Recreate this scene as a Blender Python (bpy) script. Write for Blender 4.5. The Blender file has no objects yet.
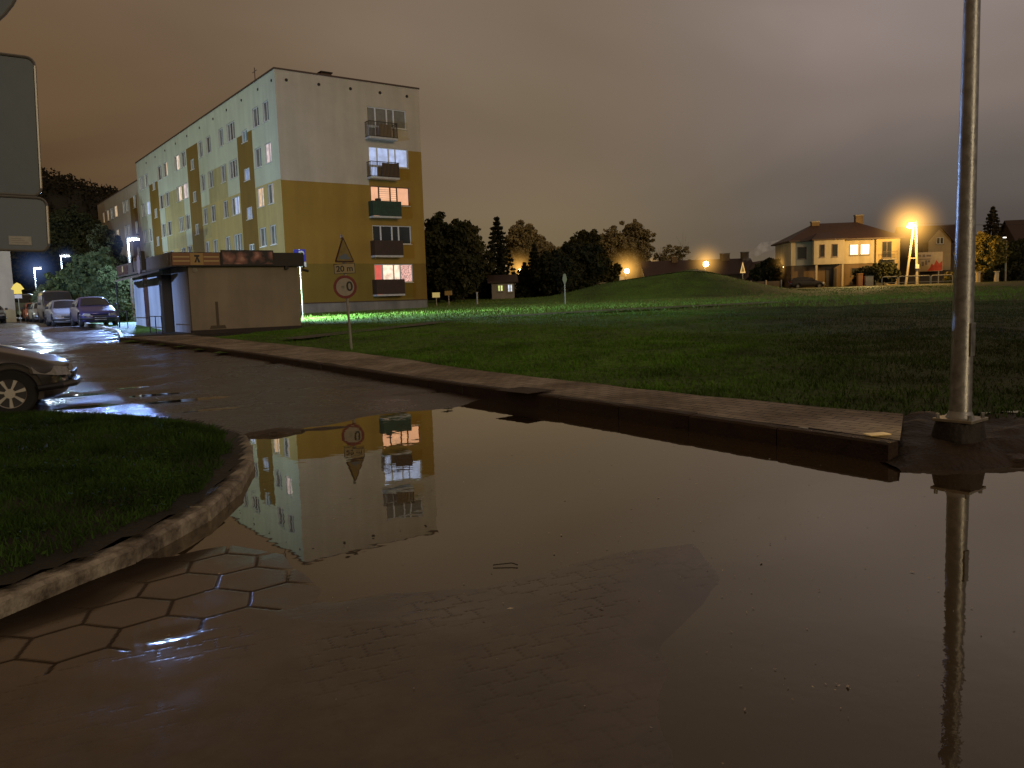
import bpy, bmesh, math, random
import numpy as np
from mathutils import Vector, Matrix, noise as mn
random.seed(7); rng = np.random.default_rng(11)
PI = math.pi; R = math.radians
SC = bpy.context.scene
COL = SC.collection

# ------------------------------------------------------------------ materials
MATS = {}
def mat(name, col=(.5, .5, .5), rough=.6, metal=0., var=0., scale=6., col2=None, bump=0., bscale=30.,
        emit=None, estr=0., spec=.5, rvar=0., coord='Object', coat=0.):
    if name in MATS: return MATS[name]
    m = bpy.data.materials.new(name); m.use_nodes = True
    nt = m.node_tree; N = nt.nodes; L = nt.links
    b = N['Principled BSDF']
    b.inputs['Base Color'].default_value = (*col, 1); b.inputs['Roughness'].default_value = rough
    b.inputs['Metallic'].default_value = metal; b.inputs['Specular IOR Level'].default_value = spec
    b.inputs['Coat Weight'].default_value = coat; b.inputs['Coat Roughness'].default_value = .06
    tc = N.new('ShaderNodeTexCoord')
    if var or col2:
        n = N.new('ShaderNodeTexNoise'); n.inputs['Scale'].default_value = scale; n.inputs['Detail'].default_value = 8
        n.inputs['Roughness'].default_value = .65
        L.new(tc.outputs[coord], n.inputs['Vector'])
        r = N.new('ShaderNodeValToRGB'); r.color_ramp.elements[0].position = .32; r.color_ramp.elements[1].position = .68
        c2 = col2 or tuple(c * (1 - var) for c in col)
        r.color_ramp.elements[0].color = (*c2, 1); r.color_ramp.elements[1].color = (*col, 1)
        L.new(n.outputs['Fac'], r.inputs['Fac']); L.new(r.outputs['Color'], b.inputs['Base Color'])
        if rvar:
            mr = N.new('ShaderNodeMapRange'); mr.inputs['To Min'].default_value = rough - rvar; mr.inputs['To Max'].default_value = rough + rvar
            mr.inputs['From Min'].default_value = .3; mr.inputs['From Max'].default_value = .7
            L.new(n.outputs['Fac'], mr.inputs['Value']); L.new(mr.outputs['Result'], b.inputs['Roughness'])
    if bump:
        n2 = N.new('ShaderNodeTexNoise'); n2.inputs['Scale'].default_value = bscale; n2.inputs['Detail'].default_value = 6
        L.new(tc.outputs[coord], n2.inputs['Vector'])
        bp = N.new('ShaderNodeBump'); bp.inputs['Strength'].default_value = bump; bp.inputs['Distance'].default_value = .02
        L.new(n2.outputs['Fac'], bp.inputs['Height']); L.new(bp.outputs['Normal'], b.inputs['Normal'])
    if emit:
        b.inputs['Emission Color'].default_value = (*emit, 1); b.inputs['Emission Strength'].default_value = estr
    MATS[name] = m
    return m

def lit_pane(name, col, strength, blinds=0, var=.5, scale=2.5):
    """window lit from inside: curtain folds or blinds and soft uneven brightness"""
    m = mat(name, (.3, .3, .3), .15)
    nt = m.node_tree; N = nt.nodes; L = nt.links; b = N['Principled BSDF']
    tc = N.new('ShaderNodeTexCoord'); n = N.new('ShaderNodeTexNoise'); n.inputs['Scale'].default_value = scale
    n.inputs['Detail'].default_value = 3; L.new(tc.outputs['Object'], n.inputs['Vector'])
    mr = N.new('ShaderNodeMapRange'); mr.inputs['From Min'].default_value = .35; mr.inputs['From Max'].default_value = .65
    mr.inputs['To Min'].default_value = strength * (1 - var); mr.inputs['To Max'].default_value = strength
    L.new(n.outputs['Fac'], mr.inputs['Value']); out = mr.outputs['Result']
    w = N.new('ShaderNodeTexWave'); w.wave_type = 'BANDS'
    w.bands_direction = 'Z' if blinds else 'X'
    w.inputs['Scale'].default_value = 2.2 if blinds else 3.2; w.inputs['Distortion'].default_value = 0 if blinds else 2
    L.new(tc.outputs['Object'], w.inputs['Vector'])
    m2 = N.new('ShaderNodeMapRange'); m2.inputs['To Min'].default_value = .45 if blinds else .72; m2.inputs['To Max'].default_value = 1
    L.new(w.outputs['Fac'], m2.inputs['Value'])
    mu = N.new('ShaderNodeMath'); mu.operation = 'MULTIPLY'; L.new(out, mu.inputs[0]); L.new(m2.outputs['Result'], mu.inputs[1])
    b.inputs['Emission Color'].default_value = (*col, 1); L.new(mu.outputs[0], b.inputs['Emission Strength'])
    return m

def setb(m, **k):
    for a, v in k.items(): m.node_tree.nodes['Principled BSDF'].inputs[a.replace('_', ' ')].default_value = v

def stucco(name, col, dirt=.25):
    """rendered wall: blotches, faint streaks running down, fine grain"""
    m = bpy.data.materials.new(name); m.use_nodes = True; MATS[name] = m
    nt = m.node_tree; N = nt.nodes; L = nt.links; b = N['Principled BSDF']; b.inputs['Roughness'].default_value = .85
    b.inputs['Specular IOR Level'].default_value = .25
    tc = N.new('ShaderNodeTexCoord')
    n = N.new('ShaderNodeTexNoise'); n.inputs['Scale'].default_value = .5; n.inputs['Detail'].default_value = 9; n.inputs['Roughness'].default_value = .7
    L.new(tc.outputs['Object'], n.inputs['Vector'])
    mp = N.new('ShaderNodeMapping'); mp.inputs['Scale'].default_value = (.9, .9, .10); L.new(tc.outputs['Object'], mp.inputs['Vector'])
    s = N.new('ShaderNodeTexNoise'); s.inputs['Scale'].default_value = 1.5; s.inputs['Detail'].default_value = 5; L.new(mp.outputs[0], s.inputs['Vector'])
    a = N.new('ShaderNodeMath'); a.operation = 'ADD'; L.new(n.outputs['Fac'], a.inputs[0]); L.new(s.outputs['Fac'], a.inputs[1])
    mr = N.new('ShaderNodeMapRange'); mr.inputs['From Min'].default_value = .75; mr.inputs['From Max'].default_value = 1.2
    mr.inputs['To Min'].default_value = 1 - dirt; mr.inputs['To Max'].default_value = 1.05; L.new(a.outputs[0], mr.inputs['Value'])
    vm = N.new('ShaderNodeVectorMath'); vm.operation = 'SCALE'; vm.inputs[0].default_value = col; L.new(mr.outputs['Result'], vm.inputs['Scale'])
    L.new(vm.outputs[0], b.inputs['Base Color'])
    g = N.new('ShaderNodeTexNoise'); g.inputs['Scale'].default_value = 40; g.inputs['Detail'].default_value = 4; L.new(tc.outputs['Object'], g.inputs['Vector'])
    bp = N.new('ShaderNodeBump'); bp.inputs['Strength'].default_value = .25; bp.inputs['Distance'].default_value = .01
    L.new(g.outputs['Fac'], bp.inputs['Height']); L.new(bp.outputs['Normal'], b.inputs['Normal'])
    return m

# ------------------------------------------------------------------ mesh builder
class MB:
    def __init__(s): s.v = []; s.f = []; s.m = []; s.mats = []
    def mi(s, m):
        if m not in s.mats: s.mats.append(m)
        return s.mats.index(m)
    def add(s, vs, fs, m):
        o = len(s.v); s.v += [tuple(v) for v in vs]; k = s.mi(m)
        for f in fs: s.f.append([i + o for i in f]); s.m.append(k)
    def box(s, a, b, m, rz=0, piv=None, M=None):
        x0, y0, z0 = a; x1, y1, z1 = b
        vs = [Vector(p) for p in ((x0,y0,z0),(x1,y0,z0),(x1,y1,z0),(x0,y1,z0),(x0,y0,z1),(x1,y0,z1),(x1,y1,z1),(x0,y1,z1))]
        if rz:
            pv = Vector(piv or (0,0,0)); Rm = Matrix.Rotation(rz, 3, 'Z'); vs = [Rm @ (v - pv) + pv for v in vs]
        if M: vs = [M @ v for v in vs]
        s.add(vs, [(0,3,2,1),(4,5,6,7),(0,1,5,4),(1,2,6,5),(2,3,7,6),(3,0,4,7)], m); return s
    def quad(s, a, b, c, d, m): s.add([a, b, c, d], [(0,1,2,3)], m); return s
    def tube(s, pts, r, m, n=10, cap=True):
        pts = [Vector(p) for p in pts]; rs = r if isinstance(r, (list, tuple)) else [r] * len(pts)
        vs = []; fs = []
        for i, p in enumerate(pts):
            t = (pts[min(i+1, len(pts)-1)] - pts[max(i-1, 0)]).normalized()
            u = t.cross(Vector((0,0,1)));
            if u.length < 1e-3: u = Vector((1,0,0))
            u.normalize(); w = t.cross(u)
            for k in range(n):
                a = 2*PI*k/n; vs.append(p + (u*math.cos(a) + w*math.sin(a))*rs[i])
        for i in range(len(pts)-1):
            for k in range(n):
                k2 = (k+1) % n; fs.append((i*n+k, i*n+k2, (i+1)*n+k2, (i+1)*n+k))
        if cap: fs += [tuple(range(n))[::-1], tuple((len(pts)-1)*n+k for k in range(n))]
        s.add(vs, fs, m); return s
    def disc(s, c, r, h, m, ax='Y', n=32, r2=None):
        c = Vector(c); d = {'X': Vector((h,0,0)), 'Y': Vector((0,h,0)), 'Z': Vector((0,0,h))}[ax]
        return s.tube([c - d/2, c + d/2], [r, r2 or r], m, n)
    def prism(s, poly, z0, z1, m):
        n = len(poly); vs = [(x,y,z0) for x,y in poly] + [(x,y,z1) for x,y in poly]
        s.add(vs, [tuple(range(n))[::-1], tuple(range(n, 2*n))] + [(i,(i+1)%n,(i+1)%n+n,i+n) for i in range(n)], m); return s
    def ext(s, poly, M, d, m):
        """polygon in local xz extruded along y by d then placed by M"""
        n = len(poly); vs = [M @ Vector((x,0,z)) for x,z in poly] + [M @ Vector((x,d,z)) for x,z in poly]
        s.add(vs, [tuple(range(n)), tuple(range(n, 2*n))[::-1]] + [(i,i+n,(i+1)%n+n,(i+1)%n) for i in range(n)], m); return s
    def build(s, name, parent=None, smooth=False, bevel=0, loc=None):
        me = bpy.data.meshes.new(name); me.from_pydata(s.v, [], s.f)
        for m in s.mats: me.materials.append(m)
        me.polygons.foreach_set('material_index', s.m)
        if smooth: me.polygons.foreach_set('use_smooth', [True]*len(me.polygons))
        me.update(); o = bpy.data.objects.new(name, me); COL.objects.link(o)
        if parent: o.parent = parent
        if loc: o.location = loc
        if bevel:
            bv = o.modifiers.new('bevel', 'BEVEL'); bv.width = bevel; bv.segments = 2; bv.limit_method = 'ANGLE'; bv.angle_limit = R(40)
        if smooth:
            es = o.modifiers.new('split', 'EDGE_SPLIT'); es.split_angle = R(38)
        return o

def npmesh(name, v, f, m, parent=None, fm=None, mats=None, smooth=False):
    me = bpy.data.meshes.new(name); v = np.asarray(v, np.float32); f = np.asarray(f, np.int32)
    me.vertices.add(len(v)); me.vertices.foreach_set('co', v.ravel())
    k = f.shape[1]; me.loops.add(f.size); me.loops.foreach_set('vertex_index', f.ravel())
    me.polygons.add(len(f)); me.polygons.foreach_set('loop_start', np.arange(0, f.size, k, dtype=np.int32))
    me.polygons.foreach_set('loop_total', np.full(len(f), k, np.int32))
    for mm in (mats or [m]): me.materials.append(mm)
    if fm is not None: me.polygons.foreach_set('material_index', np.asarray(fm, np.int32))
    if smooth: me.polygons.foreach_set('use_smooth', np.ones(len(f), bool))
    me.update(calc_edges=True); o = bpy.data.objects.new(name, me); COL.objects.link(o)
    if parent: o.parent = parent
    return o

def tag(o, label=None, cat=None, group=None, kind=None):
    if label: o['label'] = label
    if cat: o['category'] = cat
    if group: o['group'] = group
    if kind: o['kind'] = kind
    return o
def thing(name, label, cat, loc=(0,0,0), rz=0, group=None):
    o = bpy.data.objects.new(name, None); COL.objects.link(o); o.location = loc; o.rotation_euler = (0,0,rz); o.empty_display_size = .3
    return tag(o, label, cat, group)
def copy_tree(o, parent=None):
    c = o.copy(); COL.objects.link(c)
    if parent is not None: c.parent = parent
    for ch in list(o.children): copy_tree(ch, c)
    return c
def text(body, size, m, parent, M, name='lettering', depth=.002, bold=0., space=1.):
    cu = bpy.data.curves.new(name, 'FONT'); cu.body = body; cu.size = size; cu.extrude = depth; cu.offset = bold; cu.align_x = 'CENTER'; cu.align_y = 'CENTER'
    cu.space_character = space
    to = bpy.data.objects.new(name, cu); COL.objects.link(to); bpy.context.view_layer.update()
    me = bpy.data.meshes.new_from_object(to.evaluated_get(bpy.context.evaluated_depsgraph_get()))
    bpy.data.objects.remove(to); me.materials.clear(); me.materials.append(m)
    o = bpy.data.objects.new(name, me); COL.objects.link(o); o.parent = parent; o.matrix_local = M
    return o

# ------------------------------------------------------------------ camera (held low at 1.3 m above the water, tipped down 6 degrees, slightly rolled)
F = 811.5; pitch = .1068; roll = .0316
fwd = Vector((0, math.cos(pitch), -math.sin(pitch))); up0 = Vector((0, math.sin(pitch), math.cos(pitch))); r0 = Vector((1,0,0))
right = r0*math.cos(roll) - up0*math.sin(roll); up = right.cross(fwd)
cam = bpy.data.cameras.new('camera'); co = bpy.data.objects.new('camera', cam); COL.objects.link(co)
cam.sensor_width = 36; cam.lens = 36*F/1024; cam.clip_end = 5000; cam.clip_start = .05
co.matrix_world = Matrix(((right.x, up.x, -fwd.x, 0), (right.y, up.y, -fwd.y, 0), (right.z, up.z, -fwd.z, 1.30), (0,0,0,1)))
SC.camera = co

# ------------------------------------------------------------------ world: low cloud over a lit town
w = bpy.data.worlds.new('World'); SC.world = w; w.use_nodes = True
nt = w.node_tree; N = nt.nodes; L = nt.links; bg = N['Background']
tc = N.new('ShaderNodeTexCoord'); sep = N.new('ShaderNodeSeparateXYZ'); L.new(tc.outputs['Generated'], sep.inputs[0])
def ramp(stops, src, interp='EASE'):
    r = N.new('ShaderNodeValToRGB'); r.color_ramp.interpolation = interp
    el = r.color_ramp.elements
    while len(el) < len(stops): el.new(.5)
    for e, (p, c) in zip(el, stops): e.position = p; e.color = (*c, 1)
    L.new(src, r.inputs['Fac']); return r.outputs['Color']
# cloud noise warps elevation and brightness
mp = N.new('ShaderNodeMapping'); mp.inputs['Scale'].default_value = (1., 1., 3.2); L.new(tc.outputs['Generated'], mp.inputs[0])
nz = N.new('ShaderNodeTexNoise'); nz.inputs['Scale'].default_value = 1.5; nz.inputs['Detail'].default_value = 4; nz.inputs['Roughness'].default_value = .45
nz.inputs['Distortion'].default_value = .6; L.new(mp.outputs[0], nz.inputs['Vector'])
wz = N.new('ShaderNodeMath'); wz.operation = 'MULTIPLY_ADD'; L.new(nz.outputs['Fac'], wz.inputs[0]); wz.inputs[1].default_value = .12; wz.inputs[2].default_value = -.06
el = N.new('ShaderNodeMath'); el.operation = 'ADD'; L.new(sep.outputs['Z'], el.inputs[0]); L.new(wz.outputs[0], el.inputs[1])
left = ramp([(0, (.060,.031,.0125)), (.1, (.075,.042,.019)), (.22, (.118,.070,.035)), (.34, (.133,.084,.047)), (.8, (.15,.10,.06))], el.outputs[0])
mid = ramp([(0, (.185,.130,.060)), (.07, (.160,.118,.067)), (.2, (.150,.110,.072)), (.34, (.175,.130,.092)), (.8, (.17,.12,.08))], el.outputs[0])
rgt = ramp([(0, (.115,.088,.058)), (.05, (.082,.068,.060)), (.12, (.108,.090,.080)), (.22, (.180,.143,.125)), (.32, (.245,.196,.178)), (.8, (.18,.135,.10))], el.outputs[0])
mx1 = N.new('ShaderNodeMix'); mx1.data_type = 'RGBA'; mx2 = N.new('ShaderNodeMix'); mx2.data_type = 'RGBA'
a1 = N.new('ShaderNodeMapRange'); a1.interpolation_type = 'SMOOTHSTEP'; a1.inputs['From Min'].default_value = -.55; a1.inputs['From Max'].default_value = .02; L.new(sep.outputs['X'], a1.inputs['Value'])
a2 = N.new('ShaderNodeMapRange'); a2.interpolation_type = 'SMOOTHSTEP'; a2.inputs['From Min'].default_value = .02; a2.inputs['From Max'].default_value = .45; L.new(sep.outputs['X'], a2.inputs['Value'])
L.new(a1.outputs[0], mx1.inputs['Factor']); L.new(left, mx1.inputs['A']); L.new(mid, mx1.inputs['B'])
L.new(a2.outputs[0], mx2.inputs['Factor']); L.new(mx1.outputs['Result'], mx2.inputs['A']); L.new(rgt, mx2.inputs['B'])
br = N.new('ShaderNodeMapRange'); br.inputs['From Min'].default_value = .3; br.inputs['From Max'].default_value = .7; br.inputs['To Min'].default_value = .86; br.inputs['To Max'].default_value = 1.15
L.new(nz.outputs['Fac'], br.inputs['Value'])
vm = N.new('ShaderNodeVectorMath'); vm.operation = 'SCALE'; L.new(mx2.outputs['Result'], vm.inputs[0]); L.new(br.outputs[0], vm.inputs['Scale'])
L.new(vm.outputs[0], bg.inputs['Color']); bg.inputs['Strength'].default_value = 1.08

# distant sodium glow of the town reaches the gable from the right: one broad weak low key
su = bpy.data.lights.new('town_glow', 'SUN'); su.energy = .56; su.angle = R(14); su.color = (1., .77, .48)
so = bpy.data.objects.new('town_glow', su); COL.objects.link(so)
sd = Vector((.50, -.85, .20)); so.rotation_euler = sd.to_track_quat('Z', 'Y').to_euler()

def lamp_light(loc, power, col, rad=.12, name='lamp_light', parent=None, spot=None, aim=None):
    l = bpy.data.lights.new(name, 'SPOT' if spot else 'POINT'); l.energy = power; l.color = col; l.shadow_soft_size = rad
    if spot: l.spot_size = R(spot); l.spot_blend = .6
    o = bpy.data.objects.new(name, l); COL.objects.link(o); o.location = loc
    if aim: o.rotation_euler = (Vector(loc) - Vector(aim)).to_track_quat('Z', 'Y').to_euler()
    if parent: o.parent = parent
    return o

# ------------------------------------------------------------------ terrain functions
KERB = [(2.75,5.85),(.93,8.6),(-.56,10.65),(-2.13,13.05),(-4.1,15.72),(-7.9,20.65),(-10.67,24.06),(-12.63,26.31),(-15.4,31.9),(-18.3,36.2),(-31.8,57.6),(-44.5,75.6),(-90,143)]
GRASS = [(3.3,6.95),(2.65,7.69),(1.51,9.24),(0,11.6),(-2.05,14.93),(-4.91,18.93),(-7.01,21.85)]
PUD = np.array([(-2.5,7.5),(-2.72,8.2),(-1.96,8.6),(-1.6,9.1),(-1.2,9.45),(-.75,9.68),(-.2,10.9),(2.6,9),(3.25,6.3),(3.6,5.78),(4.3,5.5),(7,5.2),(9,2.4),(4.5,-1.0),(.0,.2),
       (.35,1.9),(.6,2.7),(.85,3.5),(.96,4.15),(.21,3.87),(-.4,3.6),(-.8,3.55),(-1.0,3.85),(-1.2,4.15),(-1.6,4.32),(-2.1,4.25),(-2.9,5.0),(-2.9,6.9)])
def seg_d(x, y, pts, closed=False):
    d = np.full(x.shape, 1e9); n = len(pts)
    for i in range(n if closed else n-1):
        a = pts[i]; b = pts[(i+1) % n]; ex, ey = b[0]-a[0], b[1]-a[1]; l2 = ex*ex+ey*ey
        t = np.clip(((x-a[0])*ex + (y-a[1])*ey)/l2, 0, 1); d = np.minimum(d, np.hypot(x-a[0]-t*ex, y-a[1]-t*ey))
    return d
def inside(x, y, pts):
    c = np.zeros(x.shape, bool); n = len(pts)
    for i in range(n):
        a = pts[i]; b = pts[(i+1) % n]
        if a[1] == b[1]: continue
        k = ((a[1] > y) != (b[1] > y)) & (x < (b[0]-a[0])*(y-a[1])/(b[1]-a[1]) + a[0]); c ^= k
    return c
def vnoise(x, y, s, seed=0):
    """smooth value noise, vectorised"""
    x = x/s + seed*17.3; y = y/s - seed*9.1; xi = np.floor(x).astype(np.int64); yi = np.floor(y).astype(np.int64); fx = x-xi; fy = y-yi
    fx = fx*fx*(3-2*fx); fy = fy*fy*(3-2*fy)
    def h(a, b):
        k = (a*374761393 + b*668265263 + seed*974711) & 0x7fffffff; k = ((k ^ (k >> 13))*1274126177) & 0x7fffffff; return ((k ^ (k >> 16)) & 0xffff)/65535.
    return (h(xi,yi)*(1-fx)+h(xi+1,yi)*fx)*(1-fy) + (h(xi,yi+1)*(1-fx)+h(xi+1,yi+1)*fx)*fy
HOLES = [(-5.81,10.9,.55,.3),(-4.54,11.36,.7,.28),(-5.4,12.2,.5,.3),(-2.39,12.26,.36,.14),(-6.3,13.5,.5,.35),(-5.1,16.5,.7,.22),(-9.2,21.9,.6,.35),(-7.0,14.6,.6,.4),(-8.4,17.4,.9,.5),
         (-3.8,10.2,.5,.2),(-1.3,11.1,.5,.12),(-6.9,12.3,.9,.3),(-12,22,1.4,.6),(-15,27,1.6,.7),(-.72,3.55,.14,.06),(-.40,3.62,.10,.05),(-1.4,3.1,.1,.06)]
RP = ([0,13,18,24,30,38,60,75,95], [0,0,.10,.2,.30,.50,.60,.95,1.25])
def rise(y): return np.interp(y, *RP)
def road_z(x, y):
    d = seg_d(x, y, PUD, True); s = np.where(inside(x, y, PUD), -d, d)
    s = s + (vnoise(x, y, .7, 1)-.5)*.22 + (vnoise(x, y, .22, 2)-.5)*.08
    z = np.where(s < 0, np.maximum(s*.09, -.055), np.minimum(s*.03, .03))
    far = np.clip((y-9.6)/4, 0, 1)
    z = z + far*(vnoise(x, y, 1.6, 3)*.03 - .012) + (vnoise(x, y, .35, 4)-.5)*.006*far
    near = np.clip((4.6-y)/.8, 0, 1); z = z*(1-near) + np.where(s < 0, z, np.minimum(z, .012))*near
    for hx, hy, rx, ry in HOLES:
        q = ((x-hx)*.85+(y-hy)*.53)**2/rx**2 + (-(x-hx)*.53+(y-hy)*.85)**2/ry**2
        z = z - .055*np.exp(-q*1.1)*(1 if rx > .2 else .22)
    z = z + rise(y)
    return z
def side(x, y, pts):
    """signed distance, positive to the right/outer side of polyline"""
    d = seg_d(x, y, pts); best = np.full(x.shape, 1e9); sg = np.ones(x.shape)
    for i in range(len(pts)-1):
        a = pts[i]; b = pts[i+1]; ex, ey = b[0]-a[0], b[1]-a[1]; l2 = ex*ex+ey*ey
        t = np.clip(((x-a[0])*ex + (y-a[1])*ey)/l2, 0, 1); dd = np.hypot(x-a[0]-t*ex, y-a[1]-t*ey)
        c = ex*(y-a[1]) - ey*(x-a[0]); k = dd < best-1e-9; best = np.where(k, dd, best); sg = np.where(k, np.where(c < 0, 1, -1), sg)
    return d*sg
def mound(x, y):
    dx = x-17.3; r = np.hypot(np.where(dx < 0, dx/14., dx/10.), (y-76)/10.)
    h = 2.35*np.clip(1-r, 0, 1)**1.2
    h = h + .45*np.exp(-((x-9)/5)**2-((y-77)/5)**2)
    return h
def field_z(x, y):
    d = side(x, y, KERB)
    z = .155 + np.clip(d-1.3, 0, 3)*.03 + (vnoise(x, y, 3.5, 5)-.5)*.12*np.clip((d-1.5)/4, 0, 1) + (vnoise(x, y, .8, 6)-.5)*.05*np.clip((d-1.4)/1, 0, 1)
    far = np.clip((y-28)/20, 0, 1); z = z*(1-far*.8) + mound(x, y) + rise(y) - .26*np.exp(-((x+10.5)/4.5)**2-((y-30)/5.)**2)
    return z

# --- ground materials
def paver_mat():
    m = bpy.data.materials.new('wet_pavers'); m.use_nodes = True; MATS['wet_pavers'] = m
    nt = m.node_tree; N = nt.nodes; L = nt.links; b = N['Principled BSDF']
    tc = N.new('ShaderNodeTexCoord'); at = N.new('ShaderNodeAttribute'); at.attribute_name = 'joint'
    n = N.new('ShaderNodeTexNoise'); n.inputs['Scale'].default_value = 2.2; n.inputs['Detail'].default_value = 9; n.inputs['Roughness'].default_value = .7; L.new(tc.outputs['Object'], n.inputs['Vector'])
    r = N.new('ShaderNodeValToRGB'); r.color_ramp.elements[0].position = .3; r.color_ramp.elements[1].position = .72
    r.color_ramp.elements[0].color = (.050,.032,.018,1); r.color_ramp.elements[1].color = (.115,.078,.046,1); L.new(n.outputs['Fac'], r.inputs['Fac'])
    mx = N.new('ShaderNodeMix'); mx.data_type = 'RGBA'; mx.inputs['B'].default_value = (.012,.007,.004,1)
    L.new(at.outputs['Fac'], mx.inputs['Factor']); L.new(r.outputs['Color'], mx.inputs['A'])
    L.new(mx.outputs['Result'], b.inputs['Base Color'])
    n2 = N.new('ShaderNodeTexNoise'); n2.inputs['Scale'].default_value = 5; n2.inputs['Detail'].default_value = 7; L.new(tc.outputs['Object'], n2.inputs['Vector'])
    mr = N.new('ShaderNodeMapRange'); mr.inputs['From Min'].default_value = .35; mr.inputs['From Max'].default_value = .65
    mr.inputs['To Min'].default_value = .05; mr.inputs['To Max'].default_value = .15; L.new(n2.outputs['Fac'], mr.inputs['Value'])
    ad = N.new('ShaderNodeMath'); ad.operation = 'ADD'; ad.use_clamp = True; L.new(mr.outputs[0], ad.inputs[0]); j3 = N.new('ShaderNodeMath'); j3.operation = 'MULTIPLY'; j3.inputs[1].default_value = .5; L.new(at.outputs['Fac'], j3.inputs[0]); L.new(j3.outputs[0], ad.inputs[1]); sl = N.new('ShaderNodeMapRange'); sl.inputs['From Min'].default_value = 0; sl.inputs['From Max'].default_value = .3; sl.inputs['To Min'].default_value = .5; sl.inputs['To Max'].default_value = .04; L.new(at.outputs['Fac'], sl.inputs['Value']); L.new(sl.outputs[0], b.inputs['Specular IOR Level']); L.new(ad.outputs[0], b.inputs['Roughness'])
    b.inputs['IOR'].default_value = 1.62
    n3 = N.new('ShaderNodeTexNoise'); n3.inputs['Scale'].default_value = 90; n3.inputs['Detail'].default_value = 5; L.new(tc.outputs['Object'], n3.inputs['Vector'])
    bp = N.new('ShaderNodeBump'); bp.inputs['Strength'].default_value = .06; bp.inputs['Distance'].default_value = .003; L.new(n3.outputs['Fac'], bp.inputs['Height'])
    bp2 = N.new('ShaderNodeBump'); bp2.invert = True; bp2.inputs['Strength'].default_value = .3; bp2.inputs['Distance'].default_value = .005
    L.new(at.outputs['Fac'], bp2.inputs['Height']); L.new(bp.outputs['Normal'], bp2.inputs['Normal']); L.new(bp2.outputs['Normal'], b.inputs['Normal'])
    return m
M_PAV = paver_mat()
M_ASPH = mat('wet_asphalt', (.060,.038,.026), .30, col2=(.020,.013,.010), scale=.9, bump=.9, bscale=22, rvar=.16)
setb(M_ASPH, Specular_IOR_Level=.6)

def puddle_mat():
    m = bpy.data.materials.new('muddy_water'); m.use_nodes = True
    nt = m.node_tree; N = nt.nodes; L = nt.links; N.remove(N['Principled BSDF']); out = N['Material Output']
    tc = N.new('ShaderNodeTexCoord')
    n = N.new('ShaderNodeTexNoise'); n.inputs['Scale'].default_value = 3.0; n.inputs['Detail'].default_value = 3; L.new(tc.outputs['Object'], n.inputs['Vector'])
    bp = N.new('ShaderNodeBump'); bp.inputs['Strength'].default_value = .016; bp.inputs['Distance'].default_value = .05; sp_ = N.new('ShaderNodeSeparateXYZ'); L.new(tc.outputs['Object'], sp_.inputs[0])
    rp = N.new('ShaderNodeMapRange'); rp.interpolation_type = 'SMOOTHSTEP'; rp.inputs['From Min'].default_value = 4.4; rp.inputs['From Max'].default_value = 2.2; rp.inputs['To Min'].default_value = 0; rp.inputs['To Max'].default_value = 1; L.new(sp_.outputs['Y'], rp.inputs['Value'])
    nn = N.new('ShaderNodeTexNoise'); nn.inputs['Scale'].default_value = 9; nn.inputs['Detail'].default_value = 4; L.new(tc.outputs['Object'], nn.inputs['Vector'])
    mm_ = N.new('ShaderNodeMath'); mm_.operation = 'MULTIPLY'; L.new(nn.outputs['Fac'], mm_.inputs[0]); L.new(rp.outputs[0], mm_.inputs[1])
    ma_ = N.new('ShaderNodeMath'); ma_.operation = 'ADD'; L.new(mm_.outputs[0], ma_.inputs[0]); L.new(n.outputs['Fac'], ma_.inputs[1]); L.new(ma_.outputs[0], bp.inputs['Height'])
    gl = N.new('ShaderNodeBsdfGlossy'); gl.inputs['Roughness'].default_value = .012; gl.inputs['Color'].default_value = (.93,.90,.79,1); L.new(bp.outputs['Normal'], gl.inputs['Normal'])
    tr = N.new('ShaderNodeBsdfTransparent'); tr.inputs['Color'].default_value = (.70,.60,.50,1)
    df = N.new('ShaderNodeBsdfDiffuse'); df.inputs['Color'].default_value = (.100,.070,.042,1)
    m1 = N.new('ShaderNodeMixShader'); m1.inputs[0].default_value = .62; L.new(tr.outputs[0], m1.inputs[1]); L.new(df.outputs[0], m1.inputs[2])
    fr = N.new('ShaderNodeFresnel'); fr.inputs['IOR'].default_value = 1.40; L.new(bp.outputs['Normal'], fr.inputs['Normal']); fm_ = N.new('ShaderNodeMath'); fm_.operation = 'MULTIPLY'; fm_.use_clamp = True; fm_.inputs[1].default_value = 1.75; L.new(fr.outputs[0], fm_.inputs[0])
    m2 = N.new('ShaderNodeMixShader'); L.new(fm_.outputs[0], m2.inputs[0]); L.new(m1.outputs[0], m2.inputs[1]); L.new(gl.outputs[0], m2.inputs[2])
    L.new(m2.outputs[0], out.inputs['Surface'])
    return m
M_WATER = puddle_mat()

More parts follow.
